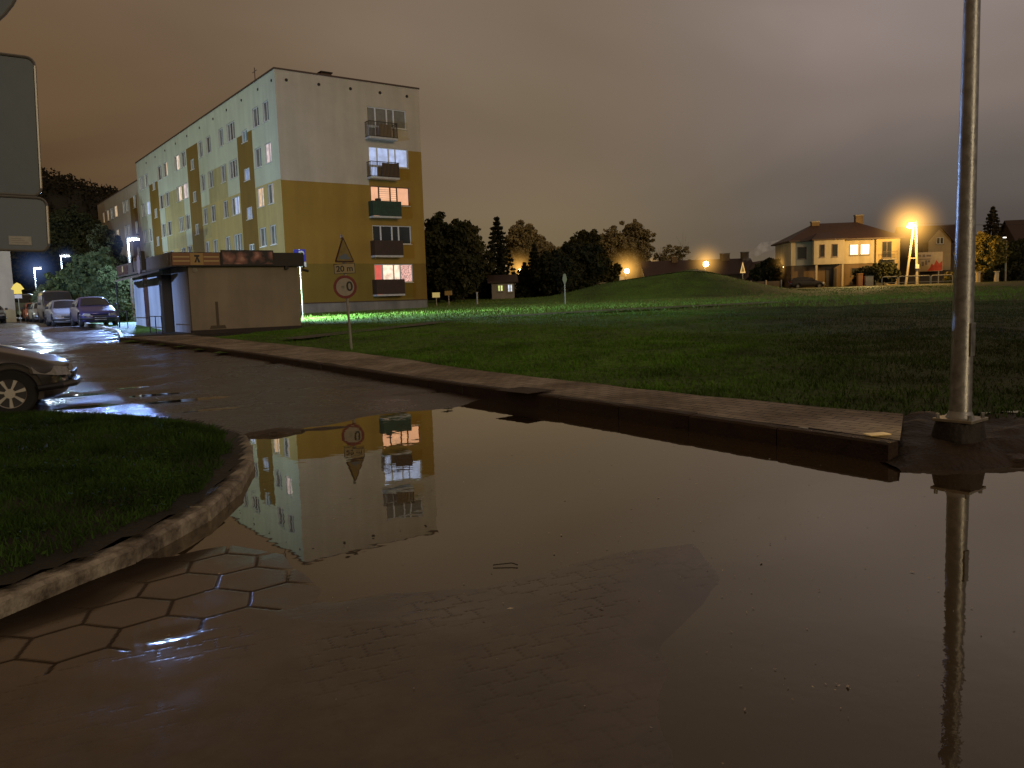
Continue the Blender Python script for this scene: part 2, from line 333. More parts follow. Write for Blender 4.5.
def lawn_mat():
    m = bpy.data.materials.new('lawn_turf'); m.use_nodes = True
    nt = m.node_tree; N = nt.nodes; L = nt.links; b = N['Principled BSDF']; b.inputs['Roughness'].default_value = .8; b.inputs['Specular IOR Level'].default_value = .2
    tc = N.new('ShaderNodeTexCoord')
    n = N.new('ShaderNodeTexNoise'); n.inputs['Scale'].default_value = .22; n.inputs['Detail'].default_value = 10; n.inputs['Roughness'].default_value = .7; L.new(tc.outputs['Object'], n.inputs['Vector'])
    r = N.new('ShaderNodeValToRGB'); r.color_ramp.elements[0].position = .34; r.color_ramp.elements[1].position = .66
    r.color_ramp.elements[0].color = (.045,.070,.008,1); r.color_ramp.elements[1].color = (.10,.20,.018,1); L.new(n.outputs['Fac'], r.inputs['Fac'])
    n2 = N.new('ShaderNodeTexNoise'); n2.inputs['Scale'].default_value = 7; n2.inputs['Detail'].default_value = 6; L.new(tc.outputs['Object'], n2.inputs['Vector'])
    mr = N.new('ShaderNodeMapRange'); mr.inputs['From Min'].default_value = .3; mr.inputs['From Max'].default_value = .7; mr.inputs['To Min'].default_value = .45; mr.inputs['To Max'].default_value = 1.3; L.new(n2.outputs['Fac'], mr.inputs['Value'])
    v = N.new('ShaderNodeVectorMath'); v.operation = 'SCALE'; L.new(r.outputs['Color'], v.inputs[0]); L.new(mr.outputs[0], v.inputs['Scale'])
    L.new(v.outputs[0], b.inputs['Base Color'])
    bp = N.new('ShaderNodeBump'); bp.inputs['Strength'].default_value = .9; bp.inputs['Distance'].default_value = .08; L.new(n2.outputs['Fac'], bp.inputs['Height']); L.new(bp.outputs['Normal'], b.inputs['Normal'])
    return m
M_LAWN = lawn_mat()
M_SOIL = mat('dark_soil', (.013,.010,.006), .7, var=.5, scale=4, bump=.6, bscale=20)
M_KERB = mat('weathered_concrete', (.46,.40,.31), .6, col2=(.045,.030,.020), scale=5, bump=.8, bscale=30, rvar=.14)
M_KERBD = mat('dark_wet_concrete', (.055,.033,.020), .6, col2=(.025,.015,.010), scale=4, bump=.5, bscale=45, rvar=.12, spec=.25)
M_CONC = mat('concrete', (.30,.27,.22), .8, var=.4, scale=5, bump=.4)

def grid(name, xs, ys, zf, m, keep=None, smooth=True):
    X, Y = np.meshgrid(xs, ys); Z = zf(X, Y); v = np.stack([X, Y, Z], -1).reshape(-1, 3)
    nx = len(xs); ny = len(ys); i = np.arange(nx*ny).reshape(ny, nx)
    f = np.stack([i[:-1,:-1], i[:-1,1:], i[1:,1:], i[1:,:-1]], -1).reshape(-1, 4)
    if keep is not None:
        c = v[f].mean(1); f = f[keep(c[:,0], c[:,1])]
        used = np.unique(f); mp_ = -np.ones(len(v), int); mp_[used] = np.arange(len(used)); v = v[used]; f = mp_[f]
    return npmesh(name, v, f, m, smooth=smooth), v, f

# hex paver + block paver joints as a height/colour attribute on a fine mesh
def hexdist(x, y, s):
    """distance to the border of a hexagon tiling with apothem s/2"""
    q = np.stack([x/s, y/(s*math.sqrt(3))]); best = None
    for ox, oy in ((0,0),(.5,.5)):
        fx = (q[0]-ox) - np.round(q[0]-ox); fy = (q[1]-oy) - np.round(q[1]-oy)
        px = np.abs(fx*s); py = np.abs(fy*s*math.sqrt(3)); d = s/2 - np.maximum(px, px*.5+py*math.sqrt(3)/2)
        best = d if best is None else np.maximum(best, d)
    return best
def zig(x, y, a, b):
    """interlocking zig-zag concrete blocks a long, b wide"""
    row = np.floor(y/b + .13*np.sign(np.sin(2*PI*x/a))); yy = y + .13*b*np.sign(np.sin(2*PI*x/a)); fy = yy/b - np.floor(yy/b)
    dy = np.minimum(fy, 1-fy)*b; xx = x/a + .5*(row % 2) + .25; fx = xx-np.floor(xx); dx = np.minimum(fx, 1-fx)*a
    return np.minimum(dx, dy)
isl_kerb = [(-3.9,1.7),(-3.0,2.5),(-2.45,3.03),(-2.19,3.36),(-2.0,3.85),(-1.90,4.35),(-1.86,4.9),(-1.90,5.5),(-2.02,6.15),(-2.17,6.7),(-2.36,7.2),(-2.52,7.6)]
ca, sa = math.cos(R(-24)), math.sin(R(-24))
def joint(x, y):
    u = x*ca - y*sa; v = x*sa + y*ca
    jx = x + (vnoise(x, y, .25, 8)-.5)*.02; jy = y + (vnoise(x, y, .25, 9)-.5)*.02
    h = hexdist(jx*.97+jy*.24, -jx*.24+jy*.97, .325); hz = np.clip(1-h/.009, 0, 1)
    g = zig(u, v, .20, .105); bz = np.clip(1-g/.005, 0, 1)*np.clip((vnoise(x, y, .3, 10)-.30)*4, .12, 1)*.34*np.clip((y-2.0)/1.0,.3,1)*np.clip((1.5-x)/1.2,.12,1)
    near = seg_d(x, y, [(-2.2,2.35),(-1.5,2.95),(-.91,3.42),(-.4,3.6),(.21,3.87),(.96,4.15),(3.4,5.0)])
    dd = side(x, y, [(-2.2,2.35),(-1.5,2.95),(-.91,3.42),(-.4,3.6),(.21,3.87),(.96,4.15),(3.4,5.0)])
    left_fade = np.clip((.3-x)/1.2, 0, 1)
    mudb = np.clip(1-(seg_d(x, y, isl_kerb)-.02-.16*vnoise(x, y, .3, 34))/.22, 0, 1)*np.clip((6.5-y)/2, 0, 1)*.85
    return np.maximum(np.where(dd < 0, hz*left_fade, bz), mudb), dd
xs = np.arange(-3.4, 4.009, .01); ys = np.arange(1.7, 5.216, .01)
def pz(x, y):
    j, dd = joint(x, y); tilt = (vnoise(x*1., y, .33, 12)-.5)*.006*np.clip((5.1-y)*4, 0, 1)*np.clip((x+3.3)*4, 0, 1)*np.clip((3.9-x)*4, 0, 1)
    return road_z(x, y) - j*.004 + tilt*.6 - np.where((dd < 0) & (dd > -1.1), .0, 0)
isl_in = [(-3.15,9.6),(-2.78,8.55),(-2.47,7.58),(-2.26,6.4),(-2.30,5.55),(-2.44,4.81),(-2.64,4.36),(-2.78,4.0),(-3.2,3.3),(-4.0,2.4)]
pv, vv, ff = grid('paved_road', xs, ys, pz, M_PAV)
att = pv.data.attributes.new('joint', 'FLOAT', 'POINT'); att.data.foreach_set('value', joint(vv[:,0], vv[:,1])[0].astype(np.float32))
tag(pv, kind='structure')
# asphalt road beyond, and the rest of the paving outside the fine patch
rd, _, _ = grid('asphalt_road', np.concatenate([np.arange(-120, -30, 3), np.arange(-30, -10, .25), np.arange(-10, -3.4, .06), [-3.4], np.arange(-3.34, 3.98, .06), [3.99], np.arange(4.05, 8, .06), np.arange(8, 40, 2)]),
     np.concatenate([np.arange(-20, 1.6, 1), [1.7], np.arange(1.8,5.1,.1), [5.2], np.arange(5.26, 16, .06), np.arange(16, 40, .2), np.arange(40, 150, 2)]), road_z, M_ASPH,
     keep=lambda x, y: ((side(x, y, KERB) < .3) | (y < 6.6)) & ~((x > -3.4) & (x < 3.99) & (y > 1.7) & (y < 5.2)))
tag(rd, kind='structure')

mbw = MB(); mbw.add([(-14,-2,0),(9.5,-2,0),(9.5,6.6,0),(2.95,6.4,0),(-.45,11.0,0),(-2.1,13.3,0),(-14,14.6,0)], [tuple(range(7))], M_WATER)
tag(mbw.build('puddle_water'), kind='structure')

# lawn / field to the horizon
SWL = GRASS
def fkeep(x, y): return (side(x, y, KERB) > .10)
lawn, _, _ = grid('lawn', np.concatenate([np.arange(-700, -40, 30), np.arange(-40, -6, 1), np.arange(-6, 12, .12), np.arange(12, 60, 1), np.arange(60, 900, 30)]),
     np.concatenate([np.arange(-20, 6, 2), np.arange(6, 24, .12), np.arange(24, 100, .8), np.arange(100, 1500, 40)]),
     lambda x, y: np.where(side(x, y, KERB) < 1.15, rise(y)+.10, field_z(x, y)) - (np.clip((6.3-y)/.7, 0, 1)*.2)*(x > 2.6), M_LAWN,
     keep=lambda x, y: fkeep(x, y) & (y > np.where((x > 2.4) & (x < 6.2), 6.95, 5.6)))
tag(lawn, kind='structure')
def dim_side(m):  # light falloff painted in: grass colour darkens and browns towards the right
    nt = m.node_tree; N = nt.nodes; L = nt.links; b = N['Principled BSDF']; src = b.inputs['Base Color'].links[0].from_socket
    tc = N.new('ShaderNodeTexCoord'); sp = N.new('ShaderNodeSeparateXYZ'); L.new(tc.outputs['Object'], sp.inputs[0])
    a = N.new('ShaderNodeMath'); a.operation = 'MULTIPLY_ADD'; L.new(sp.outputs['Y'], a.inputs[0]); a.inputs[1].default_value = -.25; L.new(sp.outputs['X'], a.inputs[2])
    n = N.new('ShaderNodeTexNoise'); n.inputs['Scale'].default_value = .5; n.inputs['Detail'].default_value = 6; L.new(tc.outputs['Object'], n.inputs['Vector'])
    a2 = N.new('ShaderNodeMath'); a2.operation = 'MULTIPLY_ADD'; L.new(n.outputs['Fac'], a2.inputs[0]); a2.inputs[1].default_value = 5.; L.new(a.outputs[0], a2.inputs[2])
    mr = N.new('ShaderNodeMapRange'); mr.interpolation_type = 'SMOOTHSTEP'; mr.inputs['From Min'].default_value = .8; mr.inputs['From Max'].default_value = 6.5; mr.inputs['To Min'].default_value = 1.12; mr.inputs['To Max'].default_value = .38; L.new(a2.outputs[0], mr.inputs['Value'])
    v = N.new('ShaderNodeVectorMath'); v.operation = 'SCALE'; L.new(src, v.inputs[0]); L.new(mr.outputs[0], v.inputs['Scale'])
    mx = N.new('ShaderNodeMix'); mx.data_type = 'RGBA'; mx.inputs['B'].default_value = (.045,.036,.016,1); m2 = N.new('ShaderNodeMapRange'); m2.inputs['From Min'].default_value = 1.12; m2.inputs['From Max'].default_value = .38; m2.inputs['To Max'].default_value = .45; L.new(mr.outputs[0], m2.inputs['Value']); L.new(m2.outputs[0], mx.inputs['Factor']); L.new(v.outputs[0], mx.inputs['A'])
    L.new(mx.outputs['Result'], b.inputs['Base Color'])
dim_side(M_LAWN)

# pavement: strip between kerb and grass with small block joints
def strip(name, A, B, zA, zB, m, n=60):
    def res(P, n):
        P = [Vector((*p, 0)) for p in P]; l = [0]
        for a, b in zip(P, P[1:]): l.append(l[-1]+(b-a).length)
        out = []
        for i in range(n+1):
            t = l[-1]*i/n; k = max(j for j in range(len(l)) if l[j] <= t+1e-9); k = min(k, len(P)-2)
            out.append(P[k].lerp(P[k+1], (t-l[k])/(l[k+1]-l[k])))
        return out
    a = res(A, n); b = res(B, n); mb = MB(); K = 6; vs = []; fs = []
    for i in range(n+1):
        for k in range(K+1):
            t = k/K; p = a[i].lerp(b[i], t); vs.append((p.x, p.y, zA+(zB-zA)*t + float(rise(p.y)) + (mn.noise(Vector((p.x*1.3, p.y*1.3, 3)))*.012)))
    for i in range(n):
        for k in range(K): q = i*(K+1)+k; fs.append((q, q+1, q+K+2, q+K+1))
    mb.add(vs, fs, m); return mb.build(name, smooth=True)
def block_mat():
    m = mat('pavement_blocks', (.105,.072,.048), .5)
    nt = m.node_tree; N = nt.nodes; L = nt.links; b = N['Principled BSDF']; b.inputs['Specular IOR Level'].default_value = .3
    tc = N.new('ShaderNodeTexCoord'); mp = N.new('ShaderNodeMapping'); mp.inputs['Rotation'].default_value = (0,0,R(53)); L.new(tc.outputs['Object'], mp.inputs[0])
    bk = N.new('ShaderNodeTexBrick'); bk.inputs['Scale'].default_value = 1; bk.inputs['Brick Width'].default_value = .2; bk.inputs['Row Height'].default_value = .1; bk.inputs['Mortar Size'].default_value = .006
    bk.inputs['Color1'].default_value = (.34,.275,.195,1); bk.inputs['Color2'].default_value = (.24,.190,.135,1); bk.inputs['Mortar'].default_value = (.025,.017,.01,1)
    L.new(mp.outputs[0], bk.inputs['Vector'])
    n = N.new('ShaderNodeTexNoise'); n.inputs['Scale'].default_value = 1.2; n.inputs['Detail'].default_value = 8; L.new(tc.outputs['Object'], n.inputs['Vector'])
    mr = N.new('ShaderNodeMapRange'); mr.inputs['From Min'].default_value = .3; mr.inputs['From Max'].default_value = .7; mr.inputs['To Min'].default_value = .5; mr.inputs['To Max'].default_value = 1.25; L.new(n.outputs['Fac'], mr.inputs['Value'])
    v = N.new('ShaderNodeVectorMath'); v.operation = 'SCALE'; L.new(bk.outputs['Color'], v.inputs[0]); L.new(mr.outputs[0], v.inputs['Scale']); L.new(v.outputs[0], b.inputs['Base Color'])
    r2 = N.new('ShaderNodeMapRange'); r2.inputs['From Min'].default_value = .35; r2.inputs['From Max'].default_value = .6; r2.inputs['To Min'].default_value = .8; r2.inputs['To Max'].default_value = .5; L.new(n.outputs['Fac'], r2.inputs['Value']); L.new(r2.outputs[0], b.inputs['Roughness'])
    bp = N.new('ShaderNodeBump'); bp.invert = True; bp.inputs['Strength'].default_value = .5; bp.inputs['Distance'].default_value = .006; L.new(bk.outputs['Fac'], bp.inputs['Height']); L.new(bp.outputs['Normal'], b.inputs['Normal'])
    return m
M_BLK = block_mat()
def offs(P, d):
    """offset polyline to the outer (right) side"""
    out = []
    for i, p in enumerate(P):
        a = Vector(P[max(i-1,0)]); b = Vector(P[min(i+1,len(P)-1)]); t = (b-a).normalized(); out.append((p[0]+t.y*d, p[1]-t.x*d))
    return out
# t points from near to far (up-left); outer = right-hand side = (t.y, -t.x)
K8 = KERB[:8]; kin = offs(K8, .13)
wk = [(4.0,8.05),(3.15,9.0),(1.85,10.75),(0.05,13.1),(-2.15,16.15),(-5.2,20.1),(-8.5,24.2),(-10.3,26.3)]
tag(strip('pavement', kin, [(3.38,6.95),(2.72,7.7),(1.58,9.3),(.06,11.65),(-2.0,15.0),(-4.85,19.0),(-7.4,22.3),(-10.4,26.2)], .150, .185, M_BLK, 120), kind='structure')
# narrow trodden path from the pavement past the shop
tag(strip('path', [(-5.4,20.9),(-3.9,24.2),(-.9,30.2),(3.8,33.0),(12,36)], [(-6.1,21.4),(-4.6,24.7),(-1.5,31.0),(3.5,33.9),(12,37)], .25, .25, mat('trodden_path', (.06,.052,.028), .6, var=.5, scale=3, bump=.4), 30), kind='structure')

# footpath worn over the left flank of the mound
def draped(name, P, w_, m):
    mb = MB(); pts = [Vector((*p, 0)) for p in P]; out = []
    for a, b in zip(pts, pts[1:]):
        for i in range(12): out.append(a.lerp(b, i/12))
    vs = []
    for i, p in enumerate(out):
        t = (out[min(i+1, len(out)-1)]-out[max(i-1, 0)]).normalized(); n = Vector((t.y, -t.x, 0))
        for k in (-1, 1): q = p+n*k*w_/2; vs.append((q.x, q.y, float(field_z(np.array([q.x]), np.array([q.y]))[0])+.06))
    mb.add(vs, [(2*i, 2*i+1, 2*i+3, 2*i+2) for i in range(len(out)-1)], m); o = mb.build(name); tag(o, kind='structure'); return o
draped('path', [(5,77),(9,77.5),(13,77),(17.5,75.6),(20,76.2)], 1.5, mat('pale_gravel_path', (.30,.26,.20), .8, var=.4, scale=2))
# kerb stones in lengths with open joints, slightly uneven
def kerb_line(name, P, width, z0, z1, m, L0=1.0, jit=.006, gap=.012, out=1):
    mb = MB(); P = [Vector(p) for p in P]; cum = [0]
    for a, b in zip(P, P[1:]): cum.append(cum[-1]+(b-a).length)
    def at(t):
        k = max(j for j in range(len(cum)) if cum[j] <= t+1e-9); k = min(k, len(P)-2); return P[k].lerp(P[k+1], (t-cum[k])/(cum[k+1]-cum[k]))
    t = 0
    while t < cum[-1]-.05:
        e = min(t+L0, cum[-1]); a = at(t+gap/2); b = at(e-gap/2); d = (b-a).normalized(); n = Vector((d.y, -d.x))*out; dz = random.uniform(-jit, jit); sh = random.uniform(-jit, jit)
        a = a+n*sh; b = b+n*sh; c = .018; seg = 7; vs = []; fs = []
        for i in range(seg+1):
            p = a.lerp(b, i/seg); w_ = [random.uniform(-.0035,.0035) for _ in range(4)]
            if i in (0, seg): w_[1] -= .008; w_[2] -= .008
            rz_ = float(rise(p.y)); vs += [(p.x+n.x*w_[0], p.y+n.y*w_[0], z0+rz_), (p.x+n.x*w_[1]*.5, p.y+n.y*w_[1]*.5, z1-c+dz+rz_), (p.x+n.x*c, p.y+n.y*c, z1+dz+w_[2]*.6+rz_),
                   (p.x+n.x*(width-.01), p.y+n.y*(width-.01), z1+dz+w_[3]*.6+rz_), (p.x+n.x*width, p.y+n.y*width, z0+rz_)]
        for i in range(seg):
            for k in range(4): q = i*5+k; fs.append((q, q+5, q+6, q+1))
        fs += [(0,1,2,3,4), tuple(seg*5+k for k in (4,3,2,1,0))]
        mb.add(vs, fs, m); t = e
    return mb.build(name)
tag(kerb_line('kerb', KERB[:8], .13, -.09, .155, M_KERBD, 1.0), kind='structure')
tag(kerb_line('kerb', KERB[7:], .13, -.09, .16, M_KERB, 1.0), kind='structure')
tag(kerb_line('island_kerb', isl_kerb, .125, -.09, .092, M_KERB, .78, .010, .02, out=-1), kind='structure')
tag(kerb_line('island_kerb', [(-2.53,7.63),(-2.7,8.0),(-3.1,8.35)], .14, -.09, .035, M_KERBD, .3, .02, .03, out=-1), kind='structure')
isl_poly = [(-4.05,1.9),(-3.12,2.66),(-2.56,3.14),(-2.31,3.44),(-2.14,3.9),(-2.04,4.4),(-2.0,4.92),(-2.04,5.5),(-2.16,6.13),(-2.31,6.66),(-2.5,7.15),(-2.68,7.6),(-2.85,7.95),(-3.5,8.75),(-4.4,9.3),(-5.4,9.75),(-6.7,9.95),(-14,10.3),(-16,1.8)]
def isl_z(x, y):
    d = seg_d(x, y, isl_poly, True); return .055 + np.clip(d, 0, .35)*.16 + np.clip(d-.35, 0, 2)*.02 + (vnoise(x, y, .6, 21)-.5)*.05*np.clip(d*3, 0, 1) + .055*np.clip(1-(y-7.4)/.6, 0, 1)
isl, _, _ = grid('verge_soil', np.arange(-16, -1.9, .07), np.arange(1.7, 10.6, .07), isl_z, M_SOIL, keep=lambda x, y: inside(x, y, isl_poly) | (seg_d(x, y, isl_poly, True) < .06))
tag(isl, kind='structure')
mud = MB()
# ------------------------------------------------------------------ grass blades
M_BL = mat('grass_blades', (.060,.120,.024), .8, col2=(.013,.025,.006), scale=2.5, spec=.04)
M_BL2 = mat('field_grass_blades', (.095,.22,.014), .6, col2=(.038,.085,.007), scale=.9, spec=.2)
dim_side(M_BL2)
def blades(name, P, zf, hmin, hmax, wd, m, lean=.5):
    n = len(P); z = zf(P[:,0], P[:,1]); a = rng.uniform(0, 2*PI, n); h = rng.uniform(hmin, hmax, n)*(0.55+.8*vnoise(P[:,0], P[:,1], .5, 30)); l = rng.uniform(.1, lean, n)*h; b = rng.uniform(0, 2*PI, n)
    c = np.stack([P[:,0], P[:,1], z-.01], -1); t = np.stack([np.cos(a), np.sin(a), 0*a], -1)*wd*rng.uniform(.6,1.4,n)[:,None]; ln = np.stack([np.cos(b)*l, np.sin(b)*l, h], -1)
    v0 = c-t; v1 = c+t; m0 = c+ln*np.array([.45,.45,.6])-t*.8; m1 = c+ln*np.array([.45,.45,.6])+t*.8; tip = c+ln*np.array([1.25,1.25,.98])
    v = np.stack([v0, v1, m1, m0, tip], 1).reshape(-1, 3); i = np.arange(n)[:,None]*5
    f = np.concatenate([i+np.array([0,1,2]), i+np.array([0,2,3]), i+np.array([3,2,4])])
    return npmesh(name, v, f, m)
def scatter(n, x0, x1, y0, y1, dens=None):
    p = np.stack([rng.uniform(x0, x1, n), rng.uniform(y0, y1, n)], -1); return p if dens is None else p[dens(p[:,0], p[:,1])]
P = scatter(300000, -8.5, -1.9, 2.2, 10.0, lambda x, y: inside(x, y, isl_poly) & (x > -y*.68-.6) & (seg_d(x, y, isl_poly, True) > .015+.12*vnoise(x, y, .15, 22)) & (vnoise(x, y, .3, 23) + .3 > rng.uniform(0, 1, x.shape)))
P = P[(rng.uniform(0,1,len(P)) < np.clip(4.6/P[:,1], .3, 1))]
tag(blades('verge_grass', P, isl_z, .035, .085, .0038, M_BL, .9), 'dark rough grass and weeds on the kerbed corner beside the puddle', 'grass', kind='stuff')
# clover / broad leaved weeds between the blades
P = scatter(13000, -7, -1.9, 2.4, 8.5, lambda x, y: inside(x, y, isl_poly) & (x > -y*.66) & (vnoise(x, y, .35, 24) > .55))
z = isl_z(P[:,0], P[:,1]) + rng.uniform(.03,.075,len(P)); n = len(P); a = rng.uniform(0, 2*PI, n); s = rng.uniform(.008,.018,n); dz = rng.uniform(-.5,.5,(n,4))*s[:,None]
ang = a[:,None]+np.array([0,PI/2,PI,1.5*PI]); rr = s[:,None]*np.array([1,.6,1,.6])
v = np.stack([P[:,:1]+np.cos(ang)*rr, P[:,1:]+np.sin(ang)*rr, z[:,None]+dz], -1).reshape(-1,3)
tag(npmesh('verge_weeds', v, np.arange(4*n).reshape(-1,4), M_BL), 'small broad leaved weeds in the grass of the kerbed corner', 'weeds', kind='stuff')
gl_ = [(x+.02, y+.02) for x, y in GRASS]
def fz(x, y): return field_z(x, y)
def keepf(x, y):
    return (side(x, y, [(6.2,5.3),(4.3,6.2)]+GRASS[0:]+[(-12,29)]) > .13+.15*vnoise(x, y, .2, 25)) & (np.abs(x) < y*.66+.6)
P = scatter(230000, -9, 10, 5.6, 17, keepf); P = P[rng.uniform(0,1,len(P)) < .25+.75*vnoise(P[:,0], P[:,1], .5, 26)]
P2 = scatter(170000, -9, 20, 17, 32, keepf); P2 = P2[rng.uniform(0,1,len(P2)) < .2+.8*vnoise(P2[:,0], P2[:,1], .9, 27)]
tag(blades('field_grass', np.concatenate([P, P2]), fz, .03, .068, .006, M_BL2, .8), 'short damp grass covering the open field behind the pavement', 'grass', kind='stuff')
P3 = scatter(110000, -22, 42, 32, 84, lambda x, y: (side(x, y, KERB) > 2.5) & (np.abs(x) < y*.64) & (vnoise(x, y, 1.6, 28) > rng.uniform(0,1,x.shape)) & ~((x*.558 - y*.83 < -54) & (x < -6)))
tag(blades('far_field_grass', P3, fz, .06, .13, .016, mat('lit_tint_grass_blades', (.14,.19,.035), .7, col2=(.06,.11,.018), scale=.3, spec=.2), .8), 'longer grass tufts over the far part of the field and the mound', 'grass', kind='stuff')  # yellower blade colour stands in for light on the mound and far field

# leaves and bits floating on the water and lying on the paving
M_LEAFD = mat('fallen_leaf', (.62,.52,.38), .4, var=.6, scale=20)
P = np.concatenate([np.stack([rng.normal(1.0,.5,110), rng.normal(3.9,.8,110)],-1), np.stack([rng.uniform(-1.5,3,120), rng.uniform(2.3,7,120)],-1), np.stack([rng.normal(.92,.08,14), rng.normal(2.55,.1,14)],-1)])
n = len(P); a = rng.uniform(0, 2*PI, n); s = rng.uniform(.003,.008,n)*(1+1.2*(rng.uniform(0,1,n) > .9)); ang = a[:,None]+np.array([0,PI/2,PI,1.5*PI]); rr = s[:,None]*np.array([1,.35,1,.35])
zz = np.maximum(road_z(P[:,0], P[:,1]), 0)+.003
v = np.stack([P[:,:1]+np.cos(ang)*rr, P[:,1:]+np.sin(ang)*rr, zz[:,None]+rng.uniform(0,.004,(n,4))], -1).reshape(-1,3)
tag(npmesh('floating_debris', v, np.arange(4*n).reshape(-1,4), M_LEAFD), 'tiny leaf scraps and grit floating on the brown puddle', 'debris', kind='stuff')
# ================================================================== BUILDINGS
M_CREAM = stucco('cream_render', (.46,.40,.30), .12); M_CREAMW = stucco('pale_green_cream_render', (.52,.55,.42), .12)
M_MUST = stucco('mustard_render', (.30,.185,.035), .12); M_MUSTD = stucco('dark_mustard_render', (.20,.12,.02), .12); M_YEL = stucco('yellow_render', (.46,.365,.15), .12)
M_TAN = stucco('tan_render', (.42,.36,.17)); M_PLINTH = stucco('grey_plinth_render', (.22,.21,.18), .4); M_OCH = stucco('ochre_render', (.20,.14,.025), .12)
M_BROWN = mat('brown_trim', (.06,.03,.015), .6); M_REVEAL = mat('window_reveal', (.42,.40,.33), .8)
M_PVC = mat('white_window_plastic', (.62,.62,.58), .35); M_PVCB = mat('brown_window_plastic', (.10,.055,.03), .4)
M_GLASSD = mat('dark_window_glass', (.035,.04,.038), .06, var=.5, scale=.9, spec=.8)
M_CURT = mat('net_curtain_glass', (.22,.24,.21), .15, col2=(.06,.07,.065), scale=1.6, spec=.7)
M_BLUEG = mat('painted_blue_reflection_glass', (.20,.30,.33), .15, col2=(.07,.11,.13), scale=1.8, emit=(.25,.5,.6), estr=.05)  # turquoise reflection painted into the glass as tint and faint glow
M_BLIND = mat('shutter_slats', (.20,.19,.15), .5, var=.3, scale=3)
LW = lit_pane('warm_lit_glass', (1.,.62,.30), 1.15); LP = lit_pane('peach_blinds_glass', (1.,.50,.26), 1.15, blinds=1, var=.2)
LPP = lit_pane('peach_lit_glass', (1.,.47,.24), 1.0, var=.2)
LC = lit_pane('cool_white_glass', (.50,.62,1.), .95, var=.35); LPK = lit_pane('pinkish_lit_glass', (1.,.75,.72), .95); LR = lit_pane('red_curtain_glass', (1.,.07,.03), .75, var=.2)
LWW = lit_pane('white_lit_glass', (1.,.72,.52), 1.7); LB = lit_pane('blue_stair_glass', (.30,.48,1.), .55); LD = lit_pane('dim_warm_glass', (1.,.66,.34), .55)
LRW = lit_pane('red_white_curtain_glass', (1.,.50,.42), 1.2, scale=9, var=.75)

def place(plane):
    if plane == 'gable': return lambda u, d, z: (u, -d, z)
    return lambda u, d, z: (-d, u, z)
def wall_mesh(parent, plane, zones, us, zs, holes, zonef, name='wall'):
    """flat rendered wall split at its colour fields, with real openings and reveals"""
    T = place(plane); mb = MB(); us = sorted(set([round(x,3) for x in us]+[round(h[i],3) for h in holes for i in (0,1)])); zs = sorted(set([round(x,3) for x in zs]+[round(h[i],3) for h in holes for i in (2,3)]))
    for a, b in zip(us, us[1:]):
        for c, d in zip(zs, zs[1:]):
            um, zm = (a+b)/2, (c+d)/2
            if any(h[0] < um < h[1] and h[2] < zm < h[3] for h in holes): continue
            q = [T(a,0,c), T(b,0,c), T(b,0,d), T(a,0,d)]
            if plane != 'gable': q = q[::-1]
            mb.quad(*q, zonef(um, zm))
    for u0, u1, z0, z1 in holes:
        D = -.16
        for p in (((u0,z0),(u0,z1)), ((u1,z1),(u1,z0)), ((u0,z1),(u1,z1)), ((u1,z0),(u0,z0))):
            (a, c), (b, d) = p; mb.quad(T(a,0,c), T(b,0,d), T(b,D,d), T(a,D,c), M_REVEAL)
    return mb.build(name, parent)
def tbox(mb, T, u0, u1, d0, d1, z0, z1, m):
    ps = [Vector(T(u,d,z)) for u in (u0,u1) for d in (d0,d1) for z in (z0,z1)]
    a = [min(p[i] for p in ps) for i in range(3)]; b = [max(p[i] for p in ps) for i in range(3)]; mb.box(a, b, m)
def window(parent, T, u0, u1, z0, z1, panes, splits=(), frame=None, sill=True, name='window', label=None):
    fm = frame or M_PVC; mb = MB(); f = .06; d0, d1 = -.12, -.05; g = .004
    tbox(mb, T, u0+g, u0+f, d0, d1, z0+g, z1-g, fm); tbox(mb, T, u1-f, u1-g, d0, d1, z0+g, z1-g, fm)
    tbox(mb, T, u0+f, u1-f, d0, d1, z0+g, z0+f, fm); tbox(mb, T, u0+f, u1-f, d0, d1, z1-f, z1-g, fm)
    for s in splits: tbox(mb, T, s-.05, s+.05, d0+.002, d1+.002, z0+f, z1-f, fm)
    if sill: tbox(mb, T, u0-.05, u1+.05, -.05, .07, z0-.05, z0-.002, M_PVC)
    o = mb.build(name, parent)
    if label: o['label'] = label
    ed = [u0+f]+list(splits)+[u1-f]
    for i, (a, b) in enumerate(zip(ed, ed[1:])):
        pm = panes[i % len(panes)]; q = MB(); tbox(q, T, a, b, -.105, -.095, z0+f, z1-f, pm); q.build('pane', o)
        if pm is M_CURT or pm is M_BLUEG:
            pass
    return o
FL = [1.95, 4.65, 7.35, 10.02, 12.70]
# ---- tall front section
RZ = R(36.15); BL = thing('apartment_building', 'five storey prefabricated block in cream and mustard render with balconies on its gable wall', 'apartment block', (-15.19,56.10,.62), RZ); BSC = (1.053, .865, 1.045); BL.scale = BSC
W0, L0, HT = 10.47, 48.4, 15.60
gh = [(6.32,9.35,z,z+1.28) for z in FL]
def gz_(u, z):
    if z < .7: return M_PLINTH
    if z < 3.28: return M_OCH if u < 9.3 else M_MUSTD
    if z < 8.7: return M_MUST
    if u < 6.25: return M_CREAM
    if u > 9.42 and z < 11.23: return M_MUST
    if u > 6.25 and z < 9.93: return M_MUST
    return M_CREAM
wall_mesh(BL, 'gable', None, [0,6.25,9.3,9.42,W0], [-.6,.7,3.28,8.7,9.93,11.23,HT], gh, gz_)
cols = [(1.72,3.02),(4.0,5.48),(10.15,12.35),(13.45,14.8),(17.3,18.75),(20.0,21.35),(26.15,27.9),(28.55,30.55),(33.6,35.4),(36.2,38.1),(42.85,44.5),(45.25,47.4)]
